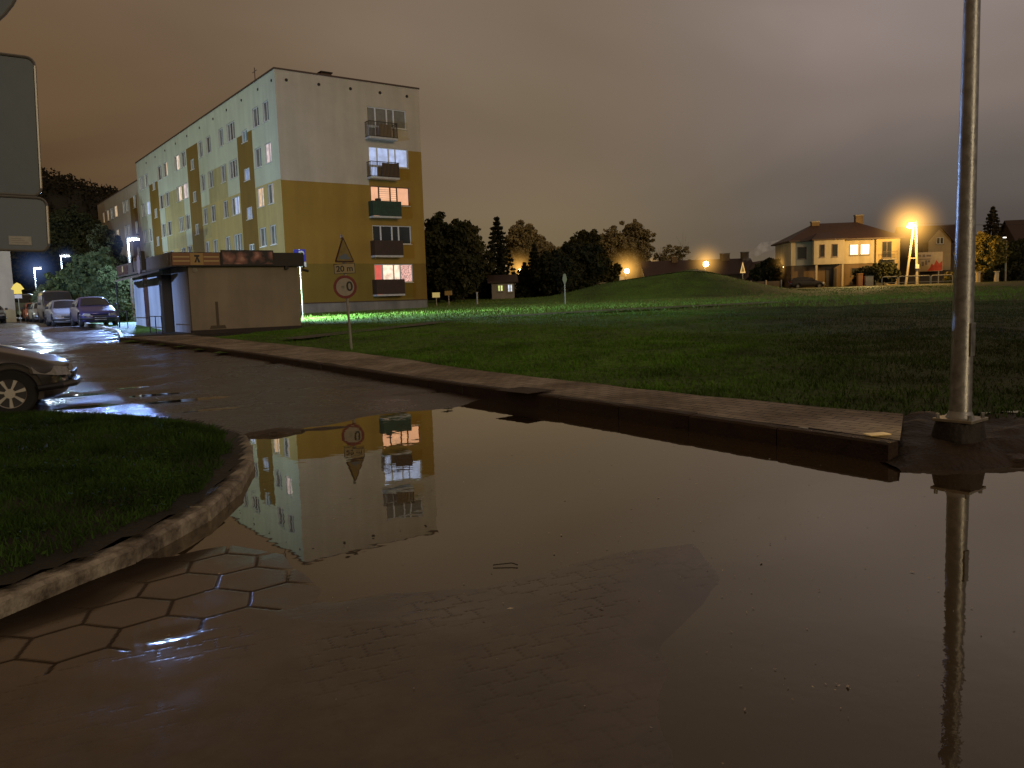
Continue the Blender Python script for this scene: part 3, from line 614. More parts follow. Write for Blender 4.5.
stair = [(7.05,8.4),(23.2,24.4),(39.6,40.8)]
fh = [(a,b,z,z+1.3) for a, b in cols for z in FL] + [(a,b,z,z+.85) for a, b in stair for z in (4.15,6.75,9.45,12.1)]
def fz_(u, z):
    if z < .7: return M_PLINTH
    for a, b, t in ((5.88,9.78,12.68),(21.65,25.75,14.1),(38.3,42.5,12.75)):
        if a < u < b and z < t and not (a == 21.65 and z > 14): return M_MUSTD
    if u < 5.88 and z < 8.75: return M_YEL
    if 9.78 < u < 18.9 and z < 8.8: return M_YEL
    if 13.1 < u < 18.9 and z < 11.3: return M_TAN
    if 18.9 < u < 21.65 and z < 6.2: return M_YEL
    if 25.75 < u < 38.3 and z < 6.0: return M_YEL
    if 27.9 < u < 36 and z < 11.2: return M_TAN
    if 18.9 < u < 21.65 and z < 8.8: return M_TAN
    return M_CREAMW
wall_mesh(BL, 'side', None, [0,5.88,9.78,13.1,18.9,21.65,25.75,27.9,36,38.3,42.5,L0], [-.6,.7,6,6.2,8.75,8.8,11.2,11.3,12.68,12.75,14.1,HT], fh, fz_)
mb = MB(); mb.box((W0-.001,0,-.6),(W0,L0,HT), M_MUST); mb.box((0,L0-.001,-.6),(W0-.002,L0,HT), M_CREAM); mb.box((.3,.3,-.5),(W0-.3,L0-.3,-.45), M_PLINTH); mb.build('wall', BL)
mb = MB(); mb.box((-.06,-.06,HT),(W0+.06,L0+.06,HT+.10), M_BROWN); mb.box((0.02,.02,HT-.3),(W0-.02,L0-.02,HT-.01), M_CONC); mb.build('roof', BL)
mb = MB(); mb.box((-.02,-.025,.63),(W0+.02,.0,.70), M_BROWN); mb.box((-.025,.002,.63),(0,L0,.70), M_BROWN); mb.build('plinth_trim', BL)
mb = MB(); mb.box((-.006,-.012,8.66),(6.25,-.001,8.72), M_CREAM); mb.build('render_band', BL)
mb = MB(); mb.box((3.6,1.2,HT+.1),(4.35,2.3,HT+.5), MATS.get('dark_painted_board') or M_BROWN); mb.box((3.55,1.1,HT+.5),(4.4,2.4,HT+.58), mat('roof_felt', (.03,.025,.02), .9)); mb.build('chimney', BL)
mb = MB(); mb.tube([(.35,5.5,HT+.1),(.35,5.5,HT+1.2)], .03, M_BROWN, 6); mb.tube([(.35,5.0,HT+.95),(.35,6.0,HT+.95)], .02, M_BROWN, 6); mb.build('aerial', BL)
MVH = mat('vent_hole', (.015,.012,.01), .8)
for u in (.75,2.95,5.2,7.4,9.5): vt = MB(); vt.disc((u,-.02,15.0), .10, .05, MVH, 'Y', 14); vt.build('vent', BL)
for u in (.7,3.8,7.9,12,16,20.5,25,29.5,34,38.5,43): vt = MB(); vt.disc((-.02,u,15.0), .09, .05, MVH, 'X', 12); vt.build('vent', BL)
Tg, Tf = place('gable'), place('side')
gsp = [6.97, 7.85, 8.38]
gp = [[LRW], [M_GLASSD], [LPP,LP,LP,LPP], [LC,LC,LC,LC], [M_BLIND]]
gp[0] = [LR, LWW, LWW, LRW]
for k, z in enumerate(FL):
    window(BL, Tg, 6.32, 9.35, z, z+1.28, gp[k], gsp, M_PVC if k in (1,4,0,3) else M_PVCB)
for k, z in enumerate(FL):            # balcony doors below the left lights and balconies
    dm = gp[k][0]; q = MB(); tbox(q, Tg, 6.36, 6.93, -.004, .035, z-.95, z-.055, M_PVC); dr = q.build('balcony_door', BL); q = MB(); tbox(q, Tg, 6.42, 6.87, .03, .041, z-.85, z-.12, dm); q.build('pane', dr)
BALM = [mat('brown_balcony_panel', (.045,.022,.014), .5, var=.4, scale=3), MATS.get('brown_balcony_panel'), mat('green_balcony_panel', (.015,.055,.03), .5, var=.5, scale=4), mat('brown_glass_panel', (.12,.075,.04), .3), mat('tan_cloth_panel', (.22,.16,.09), .8)]
BALM[1] = BALM[0]
M_RAIL = mat('dark_railing_paint', (.02,.014,.012), .5)
BLAB = ['balcony with dark brown panels', 'balcony with dark brown panels', 'balcony with green panels', 'balcony with an open rail and a brown side panel', 'balcony with open bars and a cloth panel']
for k, z in enumerate(FL):
    s0 = z-.96; a, b, D = 6.12, 8.30, .80; q = MB(); tbox(q, Tg, a, b, .002, D, s0, s0+.13, mat('balcony_slab_paint', (.52,.50,.44), .8, var=.3, scale=5)); bo = q.build('balcony', BL); bo['label'] = BLAB[k]
    q = MB(); t = s0+1.12
    for u0, u1, d0, d1 in ((a,b,D-.04,D),(a,a+.04,.01,D-.04),(b-.04,b,.01,D-.04)): tbox(q, Tg, u0, u1, d0, d1, t, t+.04, M_RAIL); tbox(q, Tg, u0, u1, d0, d1, s0+.15, s0+.18, M_RAIL)
    for u in ([a+.02+i*.105 for i in range(21)] if k in (3,4) else [a+.02,b-.02,(a+b)/2]): tbox(q, Tg, u-.012, u+.012, D-.03, D-.006, s0+.13, t, M_RAIL)
    for d in [i*.14+.05 for i in range(6)]:
        for u in (a+.02, b-.02): tbox(q, Tg, u-.01, u+.01, d, d+.02, s0+.13, t, M_RAIL)
    q.build('railing', bo)
    q = MB()
    if k < 3:
        tbox(q, Tg, a-.01, b+.01, D+.002, D+.022, s0+.14, t+.02, BALM[k]); tbox(q, Tg, a-.012, a+.008, .02, D, s0+.14, t+.02, BALM[k]); tbox(q, Tg, b-.008, b+.012, .02, D, s0+.14, t+.02, BALM[k])
        for i in range(1, 14): tbox(q, Tg, a+i*.16, a+i*.16+.012, D+.022, D+.028, s0+.15, t, M_RAIL)
    elif k == 3: tbox(q, Tg, a+.85, b-.05, D-.06, D-.045, s0+.16, t-.04, BALM[3])
    else: tbox(q, Tg, a+.75, b-.5, D-.06, D-.045, s0+.16, t-.12, BALM[4])
    q.build('panel', bo)
q = MB(); tbox(q, Tg, 6.5, 6.8, .55, .7, 7.35, 7.72, M_RAIL); tbox(q, Tg, 6.42, 6.46, .5, .75, 7.2, 7.7, M_RAIL); q.build('chair_back', BL)
# satellite dish on the top balcony
lit = {(0,3):LPK, (1,2):LW, (0,2):LD, (7,4):LWW, (8,4):LW, (7,3):LWW, (6,3):LPK, (10,3):LC, (2,2):LC, (6,1):None, (7,1):None, (5,0):LPK}
for i, (a, b) in enumerate(cols):
    for k, z in enumerate(FL):
        m = lit.get((i,k)); wide = b-a > 1.9; sp = [a+(b-a)*.4] if not wide else [a+(b-a)*.33, a+(b-a)*.66]
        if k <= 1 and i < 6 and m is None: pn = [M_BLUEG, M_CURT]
        elif m is not None: pn = [m, m, M_CURT] if wide else [m, m]
        else: pn = random.choice([[M_CURT, M_GLASSD], [M_GLASSD, M_CURT], [M_CURT, M_CURT]])
        if (i,k) == (0,2): pn = [LD, M_CURT]
        if (i,k) == (8,4): pn = [LW, M_CURT]
        window(BL, Tf, a, b, z, z+1.3, pn, sp)
for i, (a, b) in enumerate(stair):
    for z in (4.15,6.75,9.45,12.1):
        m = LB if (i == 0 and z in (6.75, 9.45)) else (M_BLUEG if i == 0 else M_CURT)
        window(BL, Tf, a, b, z, z+.85, [m], [(a+b)/2])
# ---- lower rear section
BLO = thing('apartment_building', 'lower far wing of the cream block, stepping down at the dark end of the street', 'apartment block', (-15.19-.5899*48.42*.865, 56.10+.8075*48.42*.865, .62), RZ); BLO.scale = BSC
L1, H1 = 27.5, 13.85
c2 = [(1.7,3.0),(6.2,7.6),(8.2,9.6),(13.4,15.1),(16.4,18.0),(19.3,20.6),(22.6,23.8)]
rows = [.55, 3.25, 5.95, 8.6, 11.3]
lh = [(a,b,z,z+1.3) for a, b in c2 for z in rows[1:]]
wall_mesh(BLO, 'side', None, [0,1.1,5.2,L1], [-.6,.7,12.5,H1], lh, lambda u, z: M_PLINTH if z < .7 else (M_MUSTD if 1.1 < u < 5.2 and z < 12.5 else M_CREAM))
mb = MB(); mb.box((W0-.001,0,-.6),(W0,L1,H1), M_CREAM); mb.box((0,L1-.001,-.6),(W0-.002,L1,H1), M_CREAM); mb.box((.2,.05,-.5),(W0-.2,.1,H1-.1), M_CREAM); mb.build('wall', BLO)
mb = MB(); mb.box((-.06,.002,H1),(W0+.06,L1+.06,H1+.10), M_BROWN); mb.build('roof', BLO)
l2 = {(3,4):LW, (5,4):LD, (3,3):LD, (4,1):LW, (6,4):LD, (2,2):LD}
for i, (a, b) in enumerate(c2):
    for k in range(1, 5):
        m = l2.get((i,k)); window(BLO, Tf, a, b, rows[k], rows[k]+1.3, [m, m] if m else [M_CURT, M_GLASSD], [(a+b)/2])

# ---- flat roofed shop
M_SHOPW = stucco('shade_toned_shop_render', (.26,.215,.165), .25); M_SHOPL = stucco('white_shop_render', (.40,.41,.44), .3)  # first wall: whitish render darkened in colour to stand in for weaker light
M_DARK = mat('dark_painted_board', (.012,.008,.006), .6); M_MAR = mat('maroon_board', (.055,.018,.012), .55, var=.3, scale=4)
KI = thing('corner_shop', 'low flat roofed shop with a signboard fascia and blank dim end wall beside the road', 'shop', (-11.32,29.0,.18), R(35.2)); KI.scale = (1.0, .86, 1.03)
KW, KL, KH = 4.02, 11.4, 2.52
mb = MB()
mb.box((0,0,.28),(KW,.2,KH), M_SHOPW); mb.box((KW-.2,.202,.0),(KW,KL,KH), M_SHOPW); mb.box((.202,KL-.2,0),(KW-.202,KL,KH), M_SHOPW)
mb.box((0,.202,.0),(.2,3.0,KH), M_SHOPL); mb.box((0,4.6,.0),(.2,7.9,KH), M_SHOPL); mb.box((0,9.0,.9),(.2,10.6,KH), M_SHOPL); mb.box((0,10.6,0),(.2,KL,KH), M_SHOPL); mb.box((0.003,3.0,2.15),(.197,4.6,KH), M_DARK)
mb.box((0.003,7.9,0),(.15,9.0,KH), M_MAR); mb.box((0.003,9.0,0),(.197,10.6,.9), M_SHOPL)
mb.build('wall', KI)
mb = MB(); mb.box((-.02,-.02,-.12),(KW+.02,.18,.28), mat('black_plinth', (.025,.015,.012), .7, var=.4, scale=3)); mb.build('plinth', KI)
mb = MB(); mb.box((-.55,-.18,KH+.003),(KW+.12,KL+.1,KH+.06), M_DARK); mb.box((-.5,-.14,KH+.062),(KW+.18,KL+.05,KH+.12), MATS['roof_felt']); mb.box((-.3,0,2.9),(KW+.1,KL-.1,2.93), MATS['roof_felt']); mb.build('roof', KI)
fa = MB(); fa.box((-.58,-.24,KH-.05),(KW+.18,-.182,2.95), M_DARK); fa.box((-.62,-.24,KH-.05),(-.582,KL+.1,2.95), mat('fascia_board', (.10,.07,.05), .6, var=.5, scale=3)); fa.box((KW+.12,-.18,KH-.05),(KW+.18,KL+.1,2.95), M_DARK); fa.box((-.58,KL+.1,KH-.05),(KW+.18,KL+.16,2.95), M_DARK)
fo = fa.build('fascia', KI)
# signboards along the fascia: striped board with emblem, picture board, black board
M_STR = mat('orange_brown_board', (.20,.085,.03), .5); M_STRP = mat('buff_stripe', (.42,.30,.12), .5); M_GLY = mat('black_lettering', (.01,.008,.006), .5)
q = MB(); q.box((-.56,-.262,KH-.01),(1.06,-.243,2.93), M_STR)
for z in (KH+.11, KH+.25): q.box((-.53,-.266,z),(.02,-.263,z+.045), M_STRP); q.box((.50,-.266,z),(1.03,-.263,z+.045), M_STRP)
q.box((.04,-.268,KH+.0),(.48,-.263,2.92), mat('ochre_board', (.34,.21,.06), .5))
q.add([(.18,-.270,2.86),(.36,-.270,2.86),(.36,-.270,2.80),(.31,-.270,2.78),(.38,-.270,2.6),(.30,-.270,2.6),(.27,-.270,2.72),(.24,-.270,2.6),(.17,-.270,2.6),(.25,-.270,2.78),(.18,-.270,2.80)], [tuple(range(11))[::-1]], M_GLY)
sb = q.build('signboard', KI); sb['label'] = 'striped orange brown signboard with a dark emblem'
def pic_mat():
    m = mat('picture_board', (.2,.1,.08), .4); nt = m.node_tree; N = nt.nodes; L = nt.links; b = N['Principled BSDF']; tc = N.new('ShaderNodeTexCoord')
    v = N.new('ShaderNodeTexVoronoi'); v.inputs['Scale'].default_value = 3.2; mp = N.new('ShaderNodeTexNoise'); mp.inputs['Scale'].default_value = 3.; mp.inputs['Detail'].default_value = 6
    L.new(tc.outputs['Object'], mp.inputs['Vector']); mix = N.new('ShaderNodeMix'); mix.data_type = 'VECTOR'; mix.inputs['Factor'].default_value = .35; L.new(tc.outputs['Object'], mix.inputs['A']); L.new(mp.outputs['Color'], mix.inputs['B']); L.new(mix.outputs['Result'], v.inputs['Vector'])
    r = N.new('ShaderNodeValToRGB'); e = r.color_ramp.elements; e[0].position = .1; e[0].color = (.50,.26,.20,1); e[1].position = .62; e[1].color = (.012,.007,.008,1); x = e.new(.35); x.color = (.20,.08,.06,1)
    L.new(v.outputs['Distance'], r.inputs['Fac']); L.new(r.outputs['Color'], b.inputs['Base Color']); return m
q = MB(); q.box((1.10,-.275,KH-.03),(3.02,-.243,3.03), M_DARK); q.box((1.16,-.279,KH+.02),(2.98,-.2755,2.98), pic_mat()); pb = q.build('signboard', KI); pb['label'] = 'dark picture signboard with pinkish bread shapes'
# left fascia: worn boards, round sign, pole
q = MB(); q.box((-.64,.1,KH),(-.622,4.2,2.93), mat('weathered_grey_board', (.13,.10,.08), .6, var=.5, scale=2)); q.build('signboard', KI); q = MB(); q.box((-.642,8.6,KH+.02),(-.622,11.3,2.9), M_MAR); q.build('signboard', KI); q = MB(); q.box((-.65,9.6,KH+.12),(-.643,9.9,KH+.36), M_STRP); q.build('emblem', KI)
q = MB(); q.disc((-.66,5.6,2.78), .36, .04, mat('pinkish_round_board', (.26,.18,.16), .6, var=.5, scale=6), 'X', 24); q.build('signboard', KI)
q = MB(); q.tube([(-.72,6.6,KH+.02),(-.72,6.75,2.95),(-.72,6.5,3.13),(-.72,6.2,3.1)], .035, M_DARK, 8); q.box((-.8,4.2,KH),(-.66,4.5,3.22), M_DARK); q.build('bracket', KI)
q = MB(); q.add([(-.62,1.9,KH-.06),(-.62,10.9,KH-.12),(-1.0,9.8,KH-.24),(-1.05,3.2,KH-.2)]+[(-.62,1.9,KH-.14),(-.62,10.9,KH-.2),(-1.0,9.8,KH-.30),(-1.05,3.2,KH-.26)], [(0,1,2,3),(7,6,5,4),(0,3,7,4),(3,2,6,7),(2,1,5,6)], mat('canopy_sheet', (.10,.09,.08), .35, var=.3, scale=3)); q.build('canopy', KI)
q = MB(); q.box((-.32,3.15,-.05),(-.003,3.75,2.3), M_DARK); q.box((.02,3.35,0),(.08,4.6,2.12), mat('dark_door', (.02,.016,.014), .4)); q.build('door', KI)
q = MB()
for z in (.42,.8): q.tube([(-.9,.6,z),(-.9,2.9,z)], .016, M_DARK, 6)
for y in (.6,1.75,2.9): q.tube([(-.9,y,-.05),(-.9,y,.82)], .018, M_DARK, 6)
for y in (8.2,10.9): q.tube([(-.85,y,-.05),(-.85,y,1.0)], .02, M_DARK, 6)
q.tube([(-.85,8.2,1.0),(-.85,10.9,1.0)], .02, M_DARK, 6); q.build('handrail', KI)
q = MB(); q.tube([(-.95,9.7,-.05),(-.95,9.7,KH-.28)], .03, M_DARK, 8); q.build('canopy_post', KI)
q = MB(); q.disc((.22,-.02,KH-.17), .09, .05, M_CONC, 'Y', 18); q.build('wall_lamp', KI)
q = MB(); q.box((.85,-.003,.30),(.95,-.001,1.25), mat('damp_stain', (.10,.078,.055), .9, var=.3, scale=8)); q.add([(.6,-.0035,.3),(1.2,-.0035,.3),(1.15,-.0035,.42),(.65,-.0035,.42)], [(0,1,2,3)], MATS['damp_stain']); q.build('stain', KI)
q = MB(); q.box((KW-.55,-.19,KH-.16),(KW-.42,-.05,KH-.05), M_DARK); q.tube([(KW+.2,-.15,KH-.05),(KW+.12,-.15,KH-.18),(KW+.36,-.15,KH-.24)], .05, M_DARK, 8); q.build('gutter_outlet', KI)
q = MB(); q.box((-2.0,-.4,-.25),(-.02,KL+.6,.20), mat('dark_wet_step', (.03,.024,.02), .6, var=.4)); q.box((-.6,-1.3,-.25),(KW+.3,-.03,.13), M_SOIL); q.build('step_and_shade_sheet', KI)  # widened step, and a dark sheet standing in for unlit ground before the shop
# unseen lamp added on the shop's back corner to flood the grass behind it
wl = MB(); wl.box((KW+.30,6.9,2.25),(KW+.5,7.15,2.4), M_DARK); wlo = wl.build('added_lamp', KI)
KM = Matrix.Translation((-11.32,29.0,.18)) @ Matrix.Rotation(R(35.2), 4, 'Z')
bl_ = KM @ Vector((KW+.62,7.0,2.3))
lamp_light(bl_, 17000, (.58,1.,.80), .15, 'added_lamp_light', spot=124, aim=(5,41.5,.3)).data.spot_blend = 1.0

# ---- houses
def hip_roof(mb, x0, x1, y0, y1, z, h, ov, m, inset=None, t=.16):
    X0, X1, Y0, Y1 = x0-ov, x1+ov, y0-ov, y1+ov; s = (Y1-Y0)/2 if inset is None else inset; ym = (Y0+Y1)/2
    a = (X0+s, ym, z+h); b = (X1-s, ym, z+h)
    v = [(X0,Y0,z),(X1,Y0,z),(X1,Y1,z),(X0,Y1,z),a,b,(X0,Y0,z-t),(X1,Y0,z-t),(X1,Y1,z-t),(X0,Y1,z-t)]
    mb.add(v, [(0,1,5,4),(1,2,5),(2,3,4,5),(3,0,4),(6,7,1,0),(7,8,2,1),(8,9,3,2),(9,6,0,3),(9,8,7,6)], m)
def simple_window(parent, x0, x1, y, z0, z1, pane, fm=M_PVCB, split=1, face='Y', label=None):
    mb = MB(); e = .07
    def bx(a, b, c, d, p0, p1, m, mm=mb):
        if face == 'Y': mm.box((a, y-p1, c), (b, y-p0, d), m)
        else: mm.box((y+p0, a, c), (y+p1, b, d), m)
    bx(x0, x0+e, z0, z1, .003, .06, fm); bx(x1-e, x1, z0, z1, .003, .06, fm); bx(x0+e, x1-e, z0, z0+e, .003, .06, fm); bx(x0+e, x1-e, z1-e, z1, .003, .06, fm)
    for i in range(1, split): xm = x0+(x1-x0)*i/split; bx(xm-.06, xm+.06, z0+e, z1-e, .004, .062, fm)
    bx(x0-.06, x1+.06, z0-.08, z0-.004, .003, .12, M_CONC)
    o = mb.build('window', parent); q = MB(); bx(x0+e, x1-e, z0+e, z1-e, .01, .035, pane, q); q.build('pane', o)
    if label: o['label'] = label
    return o
M_HWALL = stucco('house_cream_render', (.46,.40,.28)); M_HBASE = stucco('house_brown_base', (.16,.11,.06)); M_TILE = mat('dark_roof_tiles', (.050,.022,.015), .6, var=.4, scale=3, bump=.5, bscale=12)
M_HLIT = lit_pane('house_lit_glass', (1.,.72,.42), 3.2, var=.3)
VI = thing('detached_house', 'two storey cream house with hipped roof, jutting upper bay and lit upstairs windows', 'house', (36.75,107,1.40), R(-4)); VI.scale = (.875, 1, 1.04)
mb = MB(); mb.box((.2,0,2.7),(3.1,8,5.7), M_HWALL); mb.box((3.1,-1.3,2.7),(7.5,7.9,5.75), M_HWALL); mb.box((7.5,.003,2.7),(12.4,8,5.7), M_HWALL)
mb.box((.3,.1,-.3),(12.3,7.9,2.7), M_HBASE); mb.build('wall', VI)
mb = MB(); mb.box((12.4,-.4,-.3),(15.8,7,5.7), mat('yellow_side_render', (.48,.36,.16), .8, var=.2, scale=1)) ; mb.build('wall', VI)
mb = MB(); hip_roof(mb, .2, 15.8, -.3, 8, 5.78, 2.3, .55, M_TILE, 5.2); mb.build('roof', VI); rf = VI.children[-1]
mb = MB(); hip_roof(mb, 3.1, 7.5, -1.3, 6, 5.80, 1.35, .35, M_TILE, 2.4, .14); mb.build('bay_roof', VI)
for x, y, zt in ((4.3,3.2,8.2),(11.2,4.2,8.9)):
    mb = MB(); mb.box((x,y,6.6),(x+1.1,y+.7,zt), M_HBASE); mb.box((x-.08,y-.08,zt),(x+1.18,y+.78,zt+.15), M_CONC); mb.build('chimney', rf)
simple_window(VI, 1.15, 2.45, 0, 3.5, 5.0, M_GLASSD); simple_window(VI, 3.95, 4.65, -1.3, 3.6, 5.15, M_GLASSD); simple_window(VI, 5.7, 6.5, -1.3, 3.6, 5.15, M_GLASSD)
simple_window(VI, 8.7, 10.0, .003, 3.75, 5.1, M_HLIT, label='brightly lit upstairs window'); simple_window(VI, 10.25, 11.6, .003, 3.75, 5.1, M_HLIT, label='brightly lit upstairs window')
simple_window(VI, 9.0, 11.0, .1, 1.2, 2.2, M_GLASSD); simple_window(VI, 13.2, 14.6, -.4, 3.3, 5.3, M_GLASSD, split=2)
mb = MB()
for x in (3.4, 7.15): mb.box((x,-1.2,-.3),(x+.28,-.9,2.69), M_HWALL)
mb.build('column', VI); mb = MB(); mb.box((5.3,.05,-.2),(6.9,.099,2.2), M_DARK); mb.build('door', VI)
mb = MB(); mb.box((12.9,-1.5,3.0),(15.0,-.41,3.12), M_CONC)
for i in range(13): mb.box((12.95+i*.165,-1.48,3.12),(12.98+i*.165,-1.45,4.0), M_RAIL)
mb.box((12.92,-1.5,4.0),(15,-1.44,4.05), M_RAIL); mb.build('balcony', VI)

def gable_house(name, label, loc, rz, w_, d_, h, rh, wallm, roofm=M_TILE, wins=(), ridge='X', chim=()):
    t = thing(name, label, 'house', loc, rz); mb = MB()
    mb.box((0,0,-.5),(w_,d_,h), wallm)
    if ridge == 'Y': mb.add([(0,.001,h),(w_,.001,h),(w_/2,.001,h+rh),(0,d_-.001,h),(w_,d_-.001,h),(w_/2,d_-.001,h+rh)], [(0,1,2),(5,4,3)], wallm)
    else: mb.add([(.001,0,h),(.001,d_,h),(.001,d_/2,h+rh),(w_-.001,0,h),(w_-.001,d_,h),(w_-.001,d_/2,h+rh)], [(2,1,0),(3,4,5)], wallm)
    mb.build('wall', t); mb = MB(); o = .4; th = .15
    if ridge == 'Y': P = [(-o,-o*rh/(w_/2)*1,0)]; A = [(-o,h-o*rh*2/w_),(w_/2,h+rh),(w_+o,h-o*rh*2/w_)]; v = [(x,-o,z+.02) for x, z in A]+[(x,d_+o,z+.02) for x, z in A]; v += [(x,y,z+th) for x, y, z in v]
    else: A = [(-o,h-o*rh*2/d_),(d_/2,h+rh),(d_+o,h-o*rh*2/d_)]; v = [(-o,y,z+.02) for y, z in A]+[(w_+o,y,z+.02) for y, z in A]; v += [(x,y,z+th) for x, y, z in v]
    mb.add(v, [(0,1,4,3),(1,2,5,4),(6,9,10,7),(7,10,11,8),(0,6,7,1),(1,7,8,2),(3,4,10,9),(4,5,11,10),(0,3,9,6),(2,8,11,5)], roofm); rf = mb.build('roof', t)
    for x, y, s, zt in chim:
        mb = MB(); mb.box((x,y,h),(x+s,y+s,zt), M_HBASE); mb.box((x-.06,y-.06,zt),(x+s+.06,y+s+.06,zt+.1), M_CONC); mb.build('chimney', rf)
    for x0, x1, z0, z1, pm, fm in wins: simple_window(t, x0, x1, 0, z0, z1, pm, fm, 2)
    return t
M_YLIT = lit_pane('greenish_yellow_lit_glass', (.85,1.,.25), 1.3); M_WLIT2 = lit_pane('white_blue_lit_glass', (.75,.85,1.), 1.3)
gable_house('bungalow', 'small grey white house with one yellow and one white window under a far lamp', (-1.75,83,.85), R(2), 2.3, 4, 2.0, .6, stucco('grey_house_render', (.30,.26,.22)), wins=[(.60,1.15,1.05,1.7,M_YLIT,M_PVC),(1.6,2.12,.95,1.75,M_WLIT2,M_PVC)])
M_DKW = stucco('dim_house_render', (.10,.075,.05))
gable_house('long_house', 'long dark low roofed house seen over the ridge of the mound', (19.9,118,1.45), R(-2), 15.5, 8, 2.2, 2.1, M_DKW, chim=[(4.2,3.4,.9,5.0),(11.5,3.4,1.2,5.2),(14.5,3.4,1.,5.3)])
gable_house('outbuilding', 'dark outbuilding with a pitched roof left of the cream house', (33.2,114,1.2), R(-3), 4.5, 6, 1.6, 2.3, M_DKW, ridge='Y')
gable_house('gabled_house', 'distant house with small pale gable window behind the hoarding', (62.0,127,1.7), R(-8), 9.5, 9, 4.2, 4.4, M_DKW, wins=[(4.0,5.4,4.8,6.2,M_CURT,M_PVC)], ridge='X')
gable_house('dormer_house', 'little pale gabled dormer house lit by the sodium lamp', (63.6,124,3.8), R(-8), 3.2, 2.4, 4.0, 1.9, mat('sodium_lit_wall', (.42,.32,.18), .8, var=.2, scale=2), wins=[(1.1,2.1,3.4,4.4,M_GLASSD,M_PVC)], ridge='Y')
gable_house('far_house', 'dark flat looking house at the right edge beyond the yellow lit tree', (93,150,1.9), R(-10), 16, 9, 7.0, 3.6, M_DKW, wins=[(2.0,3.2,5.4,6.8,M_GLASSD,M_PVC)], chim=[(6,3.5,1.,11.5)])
# white wall of the building at the left edge
LBW = thing('plain_building', 'plain whitish end wall of a building at the left edge behind the parked cars', 'building', (-53.9,48.2,.6), R(34))
mb = MB(); mb.box((0,0,-.5),(21.2,7,7.2), stucco('white_side_render', (.42,.38,.34), .2)); mb.build('wall', LBW); mb = MB(); mb.box((-.3,-.3,7.2),(21.5,7.3,7.45), M_TILE); mb.build('roof', LBW)
simple_window(LBW, 2, 4, 0, 3.5, 5, M_GLASSD)
# ================================================================== STREET FURNITURE
def ground(x, y):
    X, Y = np.array([float(x)]), np.array([float(y)])
    return float((field_z(X, Y) if side(X, Y, KERB)[0] > 0 else road_z(X, Y))[0])
def halo_mat(name, col, strength, dens=0.):  # glow around a lamp painted as self-emitting air, without any scattering
    m = bpy.data.materials.new(name); m.use_nodes = True; nt = m.node_tree; N = nt.nodes; L = nt.links; N.remove(N['Principled BSDF'])
    tc = N.new('ShaderNodeTexCoord'); ln = N.new('ShaderNodeVectorMath'); ln.operation = 'LENGTH'; L.new(tc.outputs['Object'], ln.inputs[0])
    a = N.new('ShaderNodeMath'); a.operation = 'SUBTRACT'; a.inputs[0].default_value = 1; a.use_clamp = True; L.new(ln.outputs['Value'], a.inputs[1])
    p = N.new('ShaderNodeMath'); p.operation = 'POWER'; p.inputs[1].default_value = 5.0; L.new(a.outputs[0], p.inputs[0])
    s = N.new('ShaderNodeMath'); s.operation = 'MULTIPLY'; s.inputs[1].default_value = strength; L.new(p.outputs[0], s.inputs[0])
    e = N.new('ShaderNodeEmission'); e.inputs['Color'].default_value = (*col, 1); L.new(s.outputs[0], e.inputs['Strength']); L.new(e.outputs[0], N['Material Output'].inputs['Volume'])
    return m
SOD = (1., .56, .14); COOL = (.62, .80, 1.)
H_SOD = halo_mat('sodium_halo', (1., .50, .10), .8); H_COOL = halo_mat('cool_halo', (.25, .42, 1.), .22)
M_BULB = mat('sodium_lens', (.8,.7,.5), .4, emit=(1.,.72,.30), estr=38); M_BULBC = mat('cool_white_lens', (.8,.8,.8), .4, emit=(.85,.93,1.), estr=14)
M_GALV = mat('galvanised_steel', (.40,.40,.38), .42, .75, col2=(.22,.22,.21), scale=14, bump=.12, bscale=60, rvar=.12)
M_POLEG = mat('grey_lamp_pole', (.30,.29,.27), .6, var=.3, scale=3); M_CPOLE = mat('concrete_pole', (.42,.36,.26), .8, var=.3, scale=4)
def add_halo(parent, loc, r, m):
    bm = bmesh.new(); bmesh.ops.create_icosphere(bm, subdivisions=3, radius=1); me = bpy.data.meshes.new('lamp_halo'); bm.to_mesh(me); bm.free(); me.materials.append(m)
    o = bpy.data.objects.new('lamp_halo', me); COL.objects.link(o); o.parent = parent; o.location = loc; o.scale = (r,r,r); return o
def street_lamp(label, x, y, zl, power, cool=False, arm=(.6,0), halo=2., group=None, bulb=.16, head=True, pr_=.07, with_halo=True):
    zb = ground(x, y); t = thing('street_lamp', label, 'street lamp', (x,y,zb), 0, group); h = zl-zb; ax, ay = arm
    mb = MB(); mb.tube([(-ax,-ay,-.3),(-ax,-ay,h+.1)], [pr_*1.3, pr_*.8], M_POLEG, 8); mb.build('pole', t)
    mb = MB(); mb.tube([(-ax,-ay,h+.06),(-ax*.2,-ay*.2,h+.14)], .04, M_POLEG, 6); mb.build('arm', t)
    mb = MB(); mb.box((-.34,-.15,h+.04),(.34,.15,h+.2), M_POLEG); hd = mb.build('lamp_head', t, bevel=.04)
    mb = MB()
    if cool: mb.box((-.28,-.13,h-.06),(.28,.13,h+.038), M_BULBC)
    else:
        rb = bulb*.6; mb.tube([(0,0,h-rb*1.7),(0,0,h-rb*1.5),(0,0,h-rb),(0,0,h-rb*.3),(0,0,h+.038)], [rb*.2,rb*.7,rb,rb*.85,rb*.4], M_BULB, 12)
    mb.build('lens', hd)
    if with_halo: add_halo(t, (0,0,h), halo, H_COOL if cool else H_SOD)
    lamp_light((0,0,h-.35), power, COOL if cool else SOD, .2, parent=t)
    return t
G1 = 'cool white lamps over the car park street'; G2 = 'sodium street lamps beyond the field'
